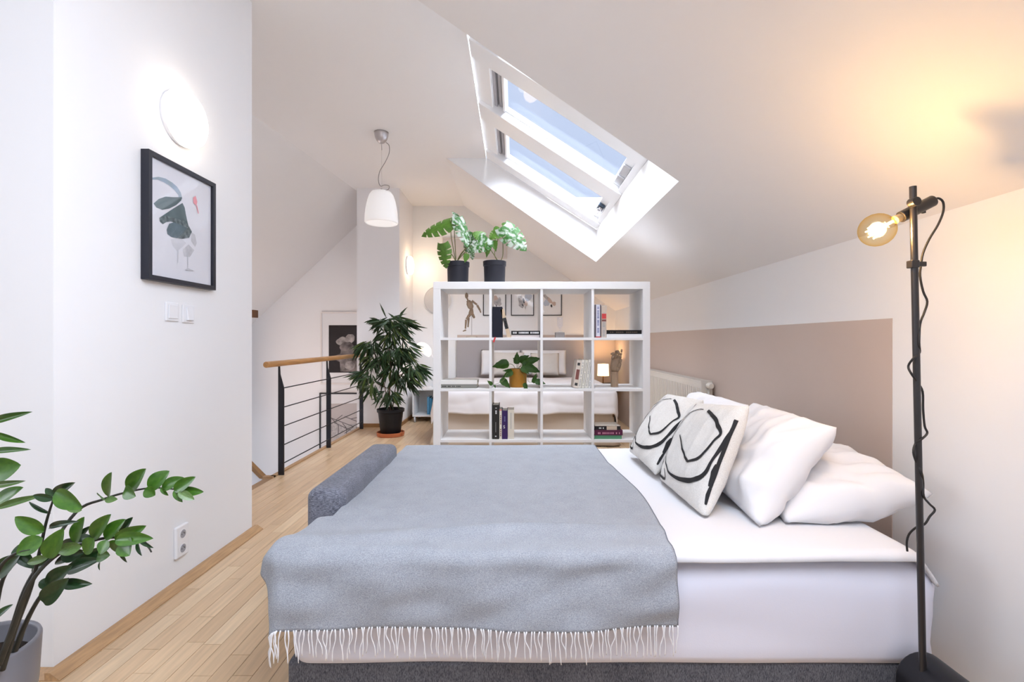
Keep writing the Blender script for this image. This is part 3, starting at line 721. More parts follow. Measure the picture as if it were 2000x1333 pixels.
for zz in (0.222, 0.158):
    o = obj('outlet', MB().lathe((-1.4765, 2.141, zz), [(0.0215, 0.0), (0.0225, 0.002), (0.0205, 0.003), (0.019, 0.0025)], 24, (1, 0, 0)), M_plast, ts, autosmooth=True)
    obj('recess', MB().lathe((-1.4742, 2.141, zz), [(0.018, 0), (0.018, 0.0004)], 24, (1, 0, 0)), mat('socket_grey', (0.36, 0.36, 0.39), 0.6), o)
    obj('pin_hole', MB().box(-1.474, -1.4732, 2.131, 2.134, zz-.002, zz+.002).box(-1.474, -1.4732, 2.148, 2.151, zz-.002, zz+.002), M_dark, o)
    obj('earth_pin', MB().tube([(-1.476, 2.141, zz+.009), (-1.464, 2.141, zz+.009)], 0.0022, n=8), M_steel, o)

# ------------------------------------------------------------------ pendant
PY_ = 4.43; pcx = P(745, 270, PY_).x
pn = thing('pendant_lamp', (pcx, PY_, H), 'white opal glass pendant lamp hanging from a silver ceiling cup', 'pendant lamp')
obj('ceiling_cup', MB().lathe((pcx, PY_, H), [(0.066, 0), (0.064, -.02), (0.057, -.05), (0.045, -.075), (0.026, -.095), (0.010, -.103), (0.001, -.104)], 28), M_steel, pn, smooth=True)
cpx = [(754, 279), (760, 285), (760, 300), (752, 318), (742, 335), (739, 352), (743, 364), (751, 362), (760, 364), (758, 371), (748, 373)]
obj('cord', MB().tube(cr([P(a, b_, PY_-.03 if 3 < i < 8 else PY_) for i, (a, b_) in enumerate(cpx)], 5), 0.0028, n=6), mat('clear_grey_cord', (0.20, 0.18, 0.17), 0.5), pn, smooth=True)
obj('suspension_wire', MB().tube([P(745, 280, PY_), P(746, 374, PY_)], 0.0010, n=5), M_steel, pn)
obj('wire_grip', MB().tube([P(745, 282, PY_), P(746, 294, PY_)], 0.003, n=8), M_steel, pn)
shz = P(745, 374, PY_).z
pf = [(0.001, 0.0), (0.055, -0.001), (0.088, -0.012), (0.108, -0.04), (0.125, -0.09), (0.138, -0.15), (0.146, -0.21), (0.150, -0.27), (0.149, -0.29), (0.141, -0.30), (0.136, -0.29), (0.132, -0.20), (0.10, -0.06), (0.001, -0.03)]
obj('shade', MB().lathe((pcx, PY_, shz), pf, 40), M_opal, pn, smooth=True, label='white opal glass dome shade')
obj('lamp_cap', MB().lathe((pcx, PY_, shz), [(0.024, -.002), (0.024, .006), (0.008, .012), (0.008, .02)], 20), M_steel, pn, autosmooth=True)

# ------------------------------------------------------------------ railing
RX = -1.88
rl = thing('stair_railing', (RX, 4.8, 0), 'black metal stair railing with round beech handrail', 'railing')
hz0, hz1 = P(520, 713, 3.66), P(706, 694, 5.98)
obj('handrail', MB().tube([(RX, 3.64, 0.900), (RX, 5.98, 0.905)], 0.0235, n=20), M_rail, rl, autosmooth=True, bevel=0.003, label='round beech handrail')
for k, yy_ in enumerate((3.87, 4.86, 5.90)):
    wd = 0.022
    obj('post', MB().prism([(RX-wd, yy_, 0), (RX+wd, yy_, 0), (RX+wd, yy_, 0.70), (RX-wd+.014, yy_, 0.81), (RX-wd+.010, yy_, 0.885), (RX-wd, yy_, 0.885)], (0, 0.016, 0)), M_blackmetal, rl, bevel=0.001)
for zz in (0.70, 0.545, 0.392, 0.240, 0.092):
    obj('rail_bar', MB().tube([(RX+.012, 3.87, zz), (RX+.012, 5.91, zz)], 0.0048, n=8), M_blackmetal, rl, smooth=True)

# ------------------------------------------------------------------ posters on the back wall beyond the stairwell
dk = ink('near_black', (0.012, 0.009, 0.011)); sm = ink('smoke', (0.30, 0.26, 0.25), noise_amt=1, noise_scale=12, col2=(0.02, 0.015, 0.016)); sm2 = ink('smoke_light', (0.55, 0.50, 0.48), noise_amt=0.8, noise_scale=14)
def at(px, py, o): q = P(px, py, 6.80); return (q.x-o[0], q.z-o[2])
o1 = (P(626, 752, 6.82).x, 6.84, P(626, 752, 6.82).z)
def poly(o, *p): return [at(p[i], p[i+1], o) for i in range(0, len(p), 2)]
def blob(o, cx_, cy_, rx, ry, n_=16, j=0.12, s_=0):
    random.seed(s_); return [at(cx_+rx*math.cos(2*PI*k/n_)*(1+random.uniform(-j, j)), cy_+ry*math.sin(2*PI*k/n_)*(1+random.uniform(-j, j)), o) for k in range(n_)]
sh = [(dk, poly(o1, 641,729, 641,636, 722,636, 722,729)), (sm, blob(o1, 676, 700, 24, 10, s_=1)), (sm, poly(o1, 664,735-8, 662,700, 668,670, 672,660, 686,668, 694,700, 700,727)), (sm2, blob(o1, 668, 668, 12, 9, s_=2)), (sm2, blob(o1, 683, 662, 9, 9, s_=3)), (sm, blob(o1, 677, 680, 14, 12, s_=4)), (sm2, blob(o1, 682, 715, 10, 9, s_=5))]
picture('poster_frame', o1, (1, 0, 0), (0, 0, 1), (0, -1, 0), 0.80, 1.03, 0.03, 0.022, mat('white_frame', (0.78, 0.74, 0.72), 0.5), 'white framed poster of smoke on black, half behind the white column', M_paper, sh, inset=0.006)
o2 = (P(624, 768, 6.82).x, 6.84, P(624, 768, 6.82).z-0.92)
pc = ink('pencil', (0.13, 0.11, 0.11)); pg = ink('print_grey', (0.55, 0.50, 0.48)); pw_ = ink('shrub', (0.34, 0.31, 0.30), noise_amt=1, noise_scale=40, col2=(0.62, 0.58, 0.56))
def ln(o, x0, y0, x1, y1, wd=0.7):
    d = Vector((x1-x0, y1-y0, 0)).normalized(); nx, ny = -d.y*wd, d.x*wd
    return poly(o, x0+nx, y0+ny, x1+nx, y1+ny, x1-nx, y1-ny, x0-nx, y0-ny)
sh = [(pg, poly(o2, 640,905, 640,790, 735,788, 735,905)), (pw_, blob(o2, 655, 840, 14, 16, s_=6, j=.25)), (pw_, blob(o2, 690, 838, 18, 10, s_=7, j=.25))]
for a in ((646,818,690,835),(690,835,672,848),(650,826,684,842),(672,815,700,826),(700,826,690,850),(660,832,660,850),(676,838,676,856),(684,820,715,812),(646,818,660,832),(668,828,676,838),(700,840,730,834),(655,822,668,812)): sh.append((pc, ln(o2, *a)))
picture('drawing_frame', o2, (1, 0, 0), (0, 0, 1), (0, -1, 0), 0.78, 0.92, 0.03, 0.020, M_blackmetal, 'thin black framed line drawing low on the stairwell wall', M_paper, sh, inset=0.006)

# ------------------------------------------------------------------ shelf unit
SX0, SX1, SFY, SD = -0.558, 0.930, 3.30, 0.39
shf = thing('shelf_unit', (0.186, 3.495, 0), 'white open cube shelf unit dividing the room behind the sofa bed', 'shelf')
zt = 1.487
box('side_panel', SX0, SX0+.05, SFY, SFY+SD, 0, zt-.05, M_white, shf, bevel=0.0015); box('side_panel', SX1-.05, SX1, SFY, SFY+SD, 0, zt-.05, M_white, shf, bevel=0.0015)
box('top_panel', SX0, SX1, SFY, SFY+SD, zt-.05, zt, M_white, shf, bevel=0.0015); box('bottom_panel', SX0+.05, SX1-.05, SFY, SFY+SD, 0, .05, M_white, shf, bevel=0.0015)
ZS = [0.05]; cw = (SX1-SX0-.1-3*.018)/4; ch = (zt-.1-3*.018)/4
XS = [SX0+.05+k*(cw+.018) for k in range(4)]
for k in range(1, 4):
    z0 = .05+k*ch+(k-1)*.018; box('shelf_board', SX0+.05, SX1-.05, SFY+.002, SFY+SD-.002, z0, z0+.018, M_white, shf, bevel=0.001); ZS.append(z0+.018)
for k in range(1, 4):
    x0 = SX0+.05+k*cw+(k-1)*.018
    for r in range(4):
        box('divider', x0, x0+.018, SFY+.004, SFY+SD-.004, ZS[r], ZS[r]+ch, M_white, shf, bevel=0.001)
# ZS[3] top row floor, ZS[2] second row, ZS[1] third row
def sx(px, Y=3.32): return (px-CX)*Y/F
def book(x0, x1, z0, z1, yf, dep, col, label, mode='v', lean=0.0, piv=None, marks=(), group=None, page=(0.78, 0.74, 0.66), soft=False):
    cm = mat('cover_%.2f_%.2f_%.2f' % col, col, 0.6, spec=0.2); pm = mat('pages_%.2f' % page[0], page, 0.9)
    c0 = Vector(((x0+x1)/2, yf+dep/2, z0)); t_ = thing('book', c0, label, 'book', group)
    T = 0.0022 if soft else 0.0032
    cv = MB(); pg_ = MB()
    if mode == 'v':
        cv.box(x0, x0+T, yf, yf+dep, z0, z1); cv.box(x1-T, x1, yf, yf+dep, z0, z1); cv.box(x0+T, x1-T, yf, yf+T, z0, z1)
        pg_.box(x0+T, x1-T, yf+T, yf+dep-.004, z0+.003, z1-.004)
    else:
        cv.box(x0, x1, yf, yf+dep, z0, z0+T); cv.box(x0, x1, yf, yf+dep, z1-T, z1); cv.box(x0, x1, yf, yf+T, z0+T, z1-T)
        pg_.box(x0+.003, x1-.003, yf+T, yf+dep-.004, z0+T, z1-T)
    mk = []
    for (m_, a0_, a1_, b0_, b1_) in marks:
        mk.append((m_, MB().box(x0+(x1-x0)*a0_, x0+(x1-x0)*a1_, yf-.0006, yf+.0002, z0+(z1-z0)*b0_, z0+(z1-z0)*b1_)))
    if lean:
        pv = Vector(piv); R = Matrix.Rotation(lean, 4, 'Y')
        for b_ in [cv, pg_]+[q[1] for q in mk]:
            b_.v = [pv+R @ (v-pv) for v in b_.v]
    co_ = obj('cover', cv, cm, t_); obj('pages', pg_, pm, t_)
    for m_, b_ in mk: obj('spine_print', b_, m_, co_)
    return t_
W_ = ink('white', (0.8, 0.8, 0.8)); Bl = ink('blue', (0.16, 0.18, 0.36)); Rd = ink('red', (0.55, 0.05, 0.05)); Dk = ink('dark', (0.03, 0.03, 0.03)); Gr = ink('grey', (0.35, 0.35, 0.35)); Be = ink('beige', (0.62, 0.50, 0.38)); Mr = ink('rose', (0.55, 0.22, 0.33)); Br = ink('brown', (0.20, 0.07, 0.06))
def letters(m_, along0, along1, c0_, c1_, n_, vert=True, seed=1):
    random.seed(seed); out = []; st = (along1-along0)/n_
    for k in range(n_):
        if random.random() < 0.12: continue
        a = along0+k*st; b_ = a+st*random.uniform(.5, .75)
        out.append((m_, c0_, c1_, a, b_) if vert else (m_, a, b_, c0_, c1_))
    return out
z3, z2, z1_ = ZS[3], ZS[2], ZS[1]
# top row
book(sx(961.8), sx(981), z3, z3+.213, 3.325, .15, (0.012, 0.013, 0.022), 'thick plain black book standing upright on the top shelf row')
obj_r = obj('bookmark', MB().prism([(sx(967), 3.326, z3+.0), (sx(969), 3.326, z3), (sx(969), 3.298, z3+.002), (sx(966), 3.298, z3+.002)], (0, 0, .001)).prism([(sx(966), 3.296, z3+.002), (sx(969), 3.296, z3+.002), (sx(966), 3.294, z3-.034), (sx(962.5), 3.294, z3-.03)], (0, .001, 0)), Rd, bpy.data.objects['book'], label='red ribbon bookmark')
book(sx(991), sx(998), z3, z3+.205, 3.325, .14, (0.60, 0.46, 0.32), 'cream book with black spine label leaning on the thick black book', lean=math.radians(-14), piv=(sx(998), 3.33, z3), marks=[(Dk, 0.02, 0.98, .32, .70)]+letters(W_, .36, .66, .35, .65, 5))
book(sx(998.5), sx(1054), z3, z3+.0185, 3.335, .15, (0.72, 0.66, 0.65), 'pale slim book under the black book with white lettering', 'h')
book(sx(998.5), sx(1056), z3+.019, z3+.047, 3.33, .16, (0.016, 0.016, 0.018), 'black book with bold white lettering lying flat on the top row', 'h', marks=letters(W_, .06, .95, .3, .72, 18, False, 3))
book(sx(1162.3), sx(1174), z3, z3+.228, 3.33, .17, (0.66, 0.66, 0.74), 'tall pale book with blue lettering and red foot, top right cell', marks=[(ink('spine_edge', (0.12, 0.09, 0.11)), 0, .2, 0, 1), (ink('spine_edge', (0.12, 0.09, 0.11)), .86, 1, 0.03, 1), (Rd, 0, 1, 0, .035)]+letters(Bl, .15, .95, .4, .72, 22))
book(sx(1175), sx(1185), z3, z3+.224, 3.33, .17, (0.52, 0.44, 0.38), 'tall mottled book with red patch beside the pale blue-lettered book', marks=[(Rd, .1, .95, .58, .74), (Br, .1, .95, .50, .56)]+letters(Be, .8, .98, .2, .8, 4)+letters(Gr, .04, .48, .25, .7, 9))
book(sx(1185.5), sx(1254.5), z3, z3+.0245, 3.33, .18, (0.74, 0.73, 0.73), 'flat white book under the flat black book, top right cell', 'h')
book(sx(1185.5), sx(1254), z3+.025, z3+.052, 3.33, .18, (0.010, 0.009, 0.009), 'flat plain black book lying on the flat white book, top right cell', 'h', marks=letters(ink('dim_gilt', (0.10, 0.07, 0.05)), .1, .9, .3, .6, 14, False, 4))
# concrete block with glass dome
cb = thing('candle_holder', (sx(1094.5), 3.36, z3), 'small grey concrete block with a clear glass top on the shelf', 'candle holder')
obj('block', MB().box(sx(1085.5), sx(1103.5), 3.34, 3.40, z3, z3+.037), mat('concrete', (0.26, 0.23, 0.215), 0.8, noise_amt=0.2), cb, bevel=0.002)
obj('glass_top', MB().lathe((sx(1095), 3.37, z3+.037), [(0.016, 0), (0.017, .006), (0.006, .015), (0.008, .02), (0.020, .045), (0.022, .08), (0.021, .105), (0.020, .105), (0.020, .08), (0.018, .047), (0.001, .024)], 24), M_glass, cb, smooth=True)
# second row
book(sx(860.6), sx(931), z2, z2+.0285, 3.325, .19, (0.24, 0.235, 0.21), 'flat grey book with dark lettering, bottom of the pair at left', 'h', marks=letters(Dk, .04, .56, .35, .62, 13, False, 5))
book(sx(860.6), sx(932), z2+.029, z2+.054, 3.325, .19, (0.78, 0.76, 0.72), 'flat white book lying on the grey book at left', 'h')
random.seed(9)
BW = [(9.0, (0.66, 0.58, 0.50), True), (6.2, (0.74, 0.70, 0.62), False), (6.2, (0.72, 0.69, 0.60), False), (6.2, (0.74, 0.71, 0.64), False), (5.0, (0.78, 0.76, 0.72), False)]
xx = 1120.0; labs = ['cream book with brown figure on its spine, leftmost of the five leaning books', 'cream paperback leaning second from left in the row of five', 'cream paperback leaning in the middle of the row of five', 'cream paperback leaning fourth from left in the row of five', 'white slim book leaning at the right end of the row of five']
for k, ((wd, col, fig), lb) in enumerate(zip(BW, labs)):
    mk = [(Br, .15, .85, .30, .66), (Dk, .2, .75, .80, .90), (Dk, .2, .8, .08, .18)] if fig else letters(Gr, .06, .92, .3, .6, 16, True, 20+k)+[(Dk, .93, 1.0, 0, 1)]
    book(sx(xx), sx(xx+wd), z2+.001, z2+.196+0.002*(k % 2), 3.33, .15, col, lb, lean=math.radians(8), piv=(sx(xx+wd), 3.33, z2+.001), marks=mk, soft=True, group='cream paperbacks leaning on the second row')
    xx += wd+0.35
# third row
book(sx(961.8), sx(974.8), z1_, z1_+.236, 3.325, .16, (0.030, 0.028, 0.025), 'tall black book with white title, third shelf row', marks=letters(W_, .74, .93, .42, .66, 7)+[(Gr, .46, .52, .2, .5), (W_, .38, .6, .07, .10)])
book(sx(975.4), sx(980), z1_, z1_+.205, 3.325, .15, (0.72, 0.66, 0.56), 'thin cream book with red top between black and purple books', marks=letters(Br, .1, .9, .3, .7, 12)+[(Rd, 0, 1, .97, 1)])
pb = book(sx(980.4), sx(991.3), z1_, z1_+.198, 3.325, .155, (0.045, 0.022, 0.10), 'dark purple book with a white letter, third shelf row', marks=letters(Bl, .62, .85, .4, .6, 5))
fc = bpy.data.curves.new('spine_letter', 'FONT'); fc.body = 'S'; fc.size = 0.030; fc.extrude = 0.0003; fo = bpy.data.objects.new('spine_letter', fc)
C.objects.link(fo); dg = bpy.context.evaluated_depsgraph_get(); fme = bpy.data.meshes.new_from_object(fo.evaluated_get(dg)); bpy.data.objects.remove(fo)
fo = bpy.data.objects.new('spine_letter', fme); fme.materials.append(W_); C.objects.link(fo); fo.parent = pb
fo.rotation_euler = (PI/2, 0, 0); fo.location = Vector((sx(982.6), 3.324, z1_+.075))-Vector(pb.location)
book(sx(991.8), sx(1004), z1_, z1_+.203, 3.325, .155, (0.70, 0.64, 0.54), 'cream book with a thin grey title, right of the purple book', marks=[(Gr, .45, .55, .35, .9)])
book(sx(1161.5), sx(1215), z1_, z1_+.026, 3.33, .16, (0.11, 0.30, 0.17), 'green book at the bottom of the small flat stack', 'h')
book(sx(1161.5), sx(1216.5), z1_+.0265, z1_+.062, 3.325, .165, (0.10, 0.022, 0.055), 'maroon book with pink lettering in the middle of the flat stack', 'h', marks=letters(Mr, .12, .92, .25, .6, 15, False, 8))
book(sx(1161.5), sx(1213), z1_+.0625, z1_+.087, 3.335, .15, (0.025, 0.022, 0.022), 'black book with beige cover patch on top of the flat stack', 'h', marks=letters(W_, .18, .42, .3, .7, 5, False, 9)+[(Be, .47, .86, 0.0, 1.0)])
cvx = thing('booklet', (sx(1187), 3.42, z1_+.087), 'thin patterned beige booklet topping the flat stack', 'booklet')
obj('cover', MB().box(sx(1163), sx(1212), 3.34, 3.48, z1_+.0872, z1_+.0905), mat('booklet_print', (0.62, 0.48, 0.40), 0.7, noise_amt=1, noise_scale=30, col2=(0.30, 0.22, 0.18)), cvx)
obj('pages', MB().box(sx(1163.5), sx(1211.5), 3.341, 3.478, z1_+.0905, z1_+.093), mat('booklet_pages', (0.74, 0.68, 0.6), 0.9), cvx)

# wooden mannequin
MY = 3.47
mn = thing('wooden_mannequin', (P(921.3, 660, MY).x, MY, z3), 'jointed wooden artist mannequin striding on a white stand', 'mannequin')
def mp(*p): return [P(p[i], p[i+1], MY) for i in range(0, len(p), 2)]
hc = P(911.3, 578.5, MY); obj('head', MB().ball(hc, .012, .013, .0215, 10), M_wood, mn, smooth=True)
obj('neck', MB().tube(mp(912.5,584, 914.5,589), 0.006, n=8), M_wood, mn, smooth=True)
obj('chest', MB().tube(mp(915,588, 917,594, 919.5,601, 920.5,604), [.012, .023, .021, .013], n=12), M_wood, mn, smooth=True)
obj('waist', MB().ball(P(920.7, 606, MY), .013, .013, .013, 8), M_wood, mn, smooth=True)
obj('pelvis', MB().tube(mp(920.7,607, 920,613, 920.5,617), [.014, .019, .013], n=12), M_wood, mn, smooth=True)
for q, yo in ((mp(921.5,588.5, 931.5,596), 0), (mp(932,597, 937.5,607), 0)): obj('arm', MB().tube(q, [.008, .0065], n=8), M_wood, mn, smooth=True)
obj('hand', MB().tube(mp(937.8,607.5, 939,612), [.006, .003], n=8), M_wood, mn, smooth=True)
b2 = [P(913, 589, MY+.03), P(916, 600, MY+.05), P(921, 607, MY+.055)]
obj('arm', MB().tube(b2, [.008, .0065, .005], n=8), M_wood, mn, smooth=True)
obj('thigh', MB().tube(mp(917,616, 911,624.5), [.011, .008], n=10), M_wood, mn, smooth=True)
obj('shin', MB().tube(mp(910.5,625.5, 909,643), [.0085, .0055], n=10), M_wood, mn, smooth=True)
obj('foot', MB().tube(mp(910,645.5, 904,648), [.0065, .003], n=8), M_wood, mn, smooth=True)
obj('thigh', MB().tube([P(923.5, 616, MY+.01), P(926, 621, MY+.035)], [.011, .008], n=10), M_wood, mn, smooth=True)
obj('shin', MB().tube([P(915.5, 622, MY+.04), P(914, 640, MY+.045)], [.0075, .005], n=10), M_wood, mn, smooth=True)
obj('rod', MB().tube(mp(921.3,617, 921.3,659), 0.0022, n=6), M_steel, mn)
bz = P(921.3, 0, MY).x
obj('stand', MB().lathe((bz, MY, z3), [(0.040, 0), (0.041, .003), (0.040, .008), (0.012, .010), (0.006, .016)], 28), M_palewood, mn, autosmooth=True)

# wooden hand
HY = 3.44
wh = thing('wooden_hand', (P(1200, 758, HY).x, HY, z2), 'jointed wooden artist hand standing on the shelf with curled fingers', 'hand model')
hx = P(1200, 758, HY).x
obj('forearm', MB().lathe((hx, HY, z2), [(0.0265, 0), (0.0265, .05), (0.0245, .085), (0.024, .088), (0.0255, .092), (0.0255, .108)], 28), M_wood, wh, autosmooth=True)
pb_ = P(1200, 728, HY)
obj('palm', MB().tube([pb_, P(1201.5, 720, HY), P(1203.5, 711, HY), P(1204, 703, HY), P(1203.5, 700, HY)], [.023, .036, .038, .034, .022], n=18, flat=0.6), M_wood, wh, smooth=True)
def finger(nm, pts, r):
    f_ = None
    for i in range(len(pts)-1):
        a, b_ = Vector(pts[i]), Vector(pts[i+1]); d = (b_-a)*0.06
        obj(nm, MB().tube([a+d, (a+b_)/2, b_-d], [r*.82*(1-.09*i), r*(1-.09*i), r*.82*(1-.09*i)], n=10), M_wood, wh, smooth=True)
finger('finger_joint', [P(1196.5, 703, HY), P(1197.5, 695, HY-.02), P(1199.5, 690.5, HY-.03), P(1193.5, 692.8, HY-.045)], .0104)
finger('finger_joint', [P(1202, 702, HY), P(1203.5, 693, HY), P(1203, 687, HY-.015), P(1208.5, 687, HY-.035)], .0100)
finger('finger_joint', [P(1207, 702, HY), P(1208.5, 695, HY), P(1208.5, 688, HY-.01), P(1205.5, 690, HY-.03)], .0100)
finger('finger_joint', [P(1211, 703, HY), P(1212, 696, HY), P(1213.5, 690, HY), P(1214.5, 682.5, HY)], .0088)
finger('thumb_joint', [P(1208, 718, HY-.025), P(1211.5, 710, HY-.045), P(1212.8, 702, HY-.05)], .0110)

# ------------------------------------------------------------------ leaf shapes
def leaf_me(name, m, prof, fold=0.12, droop=0.10, n=10, thick=False):
    """unit leaf: y 0..1, half width from profile list (t, w); midrib fold, droop towards -z"""
    mb = MB()
    def wv(t_):
        if not prof: return 0.5*(math.sin(PI*min(t_, 1)**0.82)**0.72 if 0 < t_ < 1 else 0)
        for (a, wa), (b_, wb) in zip(prof[:-1], prof[1:]):
            if t_ <= b_: k = (t_-a)/(b_-a); k = k*k*(3-2*k); return wa+(wb-wa)*k
        return 0
    for i in range(n+1):
        t_ = i/n; z = -droop*t_*t_; hw = max(wv(t_), 0.002)
        for s_ in (-1, -.5, 0, .5, 1): mb.v.append(Vector((s_*hw, t_, z+fold*abs(s_)*hw)))
    for i in range(n):
        for k in range(4): a = i*5+k; mb.f.append((a, a+1, a+6, a+5))
    return mb.mesh(name, m, True)
ZP = [(0, .03), (.15, .26), (.45, .5), (.7, .44), (.9, .2), (1, .0)]
FP = [(0, .08), (.2, .38), (.45, .5), (.75, .3), (1, 0)]
HP = [(0, .18), (.12, .46), (.35, .5), (.65, .33), (.88, .1), (1, 0)]
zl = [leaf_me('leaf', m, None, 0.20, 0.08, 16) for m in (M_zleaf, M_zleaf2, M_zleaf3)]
# ------------------------------------------------------------------ ZZ plant, lower left
ZX, ZY = -1.345, 1.19
zz = thing('potted_zz_plant', (ZX, ZY, 0), 'dark green glossy ZZ plant in grey pot, lower left corner', 'plant')
obj('pot', MB().lathe((ZX, ZY, 0), [(0.085, 0), (0.10, .01), (0.122, .20), (0.128, .312), (0.126, .318), (0.119, .318), (0.117, .31), (0.112, .24), (0.001, .24)], 44), M_zpot, zz, smooth=True, label='smooth grey ceramic pot')
obj('soil', MB().lathe((ZX, ZY, .262), [(0.1155, 0), (0.113, .006), (0.001, .008)], 30), M_soil, zz, smooth=True)
def zstem(pts, r0, r1):
    q = cr([P(a, b_, c) for a, b_, c in pts], 5); obj('stem', MB().tube(q, [r0+(r1-r0)*i/(len(q)-1) for i in range(len(q))], n=8), M_zstem, zz, smooth=True)
Yp = 1.2
zstem([(-6, 1300, 1.15), (20, 1240, 1.15), (50, 1150, 1.16), (90, 1085, 1.2), (150, 1000, 1.25), (200, 977, 1.27), (250, 962, 1.28), (300, 954, 1.28), (352, 958, 1.28)], .0062, .0016)
zstem([(5, 1310, 1.14), (30, 1230, 1.14), (60, 1150, 1.14), (76, 1085, 1.14), (88, 1030, 1.14), (98, 995, 1.14), (108, 966, 1.14)], .0055, .0018)
zstem([(-2, 1300, 1.12), (25, 1230, 1.12), (60, 1140, 1.12), (105, 1090, 1.14), (150, 1068, 1.15), (200, 1053, 1.16), (250, 1052, 1.16), (285, 1066, 1.16), (296, 1080, 1.16)], .0062, .0016)
zstem([(20, 1300, 1.18), (45, 1230, 1.18), (80, 1165, 1.18), (130, 1110, 1.2), (190, 1075, 1.22), (240, 1062, 1.22)], .0065, .0016)
zstem([(28, 1290, 1.2), (50, 1220, 1.2), (75, 1170, 1.2), (110, 1130, 1.2), (125, 1118, 1.2)], .005, .002)
zstem([(-20, 1290, 1.2), (0, 1150, 1.22), (30, 1100, 1.22), (75, 1060, 1.22)], .006, .002)
zstem([(-30, 1300, 1.24), (-45, 1150, 1.28), (-40, 950, 1.3), (-22, 780, 1.3)], .008, .003)
zstem([(-30, 1310, 1.14), (-20, 1200, 1.12), (-5, 1120, 1.1), (25, 1085, 1.1), (60, 1075, 1.1)], .007, .002)
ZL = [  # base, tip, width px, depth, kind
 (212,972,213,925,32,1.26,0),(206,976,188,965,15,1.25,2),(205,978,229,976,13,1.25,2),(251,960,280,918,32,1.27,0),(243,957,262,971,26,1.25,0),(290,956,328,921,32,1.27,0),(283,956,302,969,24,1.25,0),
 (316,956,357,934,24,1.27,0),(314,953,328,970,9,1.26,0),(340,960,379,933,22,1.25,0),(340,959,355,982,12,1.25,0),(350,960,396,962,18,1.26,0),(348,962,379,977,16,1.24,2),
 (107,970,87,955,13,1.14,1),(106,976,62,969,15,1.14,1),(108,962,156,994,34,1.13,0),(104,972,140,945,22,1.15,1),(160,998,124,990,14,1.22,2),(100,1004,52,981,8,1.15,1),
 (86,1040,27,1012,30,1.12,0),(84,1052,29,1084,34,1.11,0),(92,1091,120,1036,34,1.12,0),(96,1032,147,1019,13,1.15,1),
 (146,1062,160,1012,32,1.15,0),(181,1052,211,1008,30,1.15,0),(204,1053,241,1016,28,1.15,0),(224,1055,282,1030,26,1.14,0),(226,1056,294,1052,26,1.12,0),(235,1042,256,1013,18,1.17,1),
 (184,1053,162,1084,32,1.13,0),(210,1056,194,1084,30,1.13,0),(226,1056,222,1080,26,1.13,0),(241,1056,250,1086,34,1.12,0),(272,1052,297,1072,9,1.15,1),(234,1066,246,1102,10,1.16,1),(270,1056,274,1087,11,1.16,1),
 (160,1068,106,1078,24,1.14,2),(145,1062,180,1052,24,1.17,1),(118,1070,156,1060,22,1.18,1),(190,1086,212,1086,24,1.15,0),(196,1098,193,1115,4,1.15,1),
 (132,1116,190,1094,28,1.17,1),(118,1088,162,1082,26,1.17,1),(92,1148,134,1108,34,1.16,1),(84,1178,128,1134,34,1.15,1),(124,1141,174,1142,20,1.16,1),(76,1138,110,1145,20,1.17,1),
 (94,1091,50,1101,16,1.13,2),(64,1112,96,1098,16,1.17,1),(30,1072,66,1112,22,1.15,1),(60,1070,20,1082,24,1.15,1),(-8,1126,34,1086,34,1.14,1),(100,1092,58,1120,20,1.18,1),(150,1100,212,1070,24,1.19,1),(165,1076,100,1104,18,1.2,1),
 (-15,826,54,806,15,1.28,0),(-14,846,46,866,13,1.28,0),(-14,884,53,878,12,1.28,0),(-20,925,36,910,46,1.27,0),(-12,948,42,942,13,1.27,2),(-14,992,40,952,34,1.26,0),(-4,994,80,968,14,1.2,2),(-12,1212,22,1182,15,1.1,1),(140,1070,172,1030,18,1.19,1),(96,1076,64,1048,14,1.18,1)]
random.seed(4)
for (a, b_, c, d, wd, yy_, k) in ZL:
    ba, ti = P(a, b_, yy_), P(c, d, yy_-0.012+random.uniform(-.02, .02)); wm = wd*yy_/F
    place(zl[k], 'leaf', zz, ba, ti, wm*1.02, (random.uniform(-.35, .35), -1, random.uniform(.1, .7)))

# ------------------------------------------------------------------ weeping fig by the railing
fx, fy = -1.413, 5.49
fg = thing('potted_fig', (fx, fy, 0), 'bushy narrow-leaved fig plant in black pot by the stair railing', 'plant')
obj('pot', MB().lathe((fx, fy, 0.035), [(0.108, 0), (0.112, .004), (0.140, .235), (0.152, .24), (0.155, .272), (0.150, .274), (0.143, .262), (0.135, .22), (0.001, .21)], 40), M_darkplastic, fg, autosmooth=True, label='black plastic pot')
obj('saucer', MB().lathe((fx, fy, 0), [(0.125, 0), (0.15, .004), (0.157, .045), (0.150, .047), (0.142, .02), (0.001, .018)], 40), M_terra, fg, autosmooth=True, label='terracotta saucer')
obj('soil', MB().lathe((fx, fy, .24), [(0.137, 0), (0.13, .02), (0.001, .026)], 24), M_soil, fg, smooth=True)
for pts, r in (([(763, 806, 0), (761, 770, .01), (763, 720, 0), (760, 670, .0), (762, 625, 0)], .009), ([(766, 806, .03), (772, 760, .05), (780, 720, .04), (790, 690, .05)], .006), ([(759, 806, -.03), (752, 760, -.05), (742, 715, -.05), (728, 680, -.05)], .006),
               ([(764, 740, 0), (790, 730, -.05), (815, 718, -.08)], .004), ([(760, 760, 0), (740, 752, -.06), (722, 735, -.08)], .004)):
    q = cr([P(a, b_, fy+c) for a, b_, c in pts], 5); obj('trunk', MB().tube(q, [r*(1-.55*i/(len(q)-1)) for i in range(len(q))], n=8), M_bark, fg, smooth=True)
fle = [leaf_me('leaf', M_fleaf, FP, 0.3, 0.18, 6), leaf_me('leaf', M_fleaf2, FP, 0.3, 0.18, 6), leaf_me('leaf', M_fleaf, FP, 0.1, -0.1, 6)]
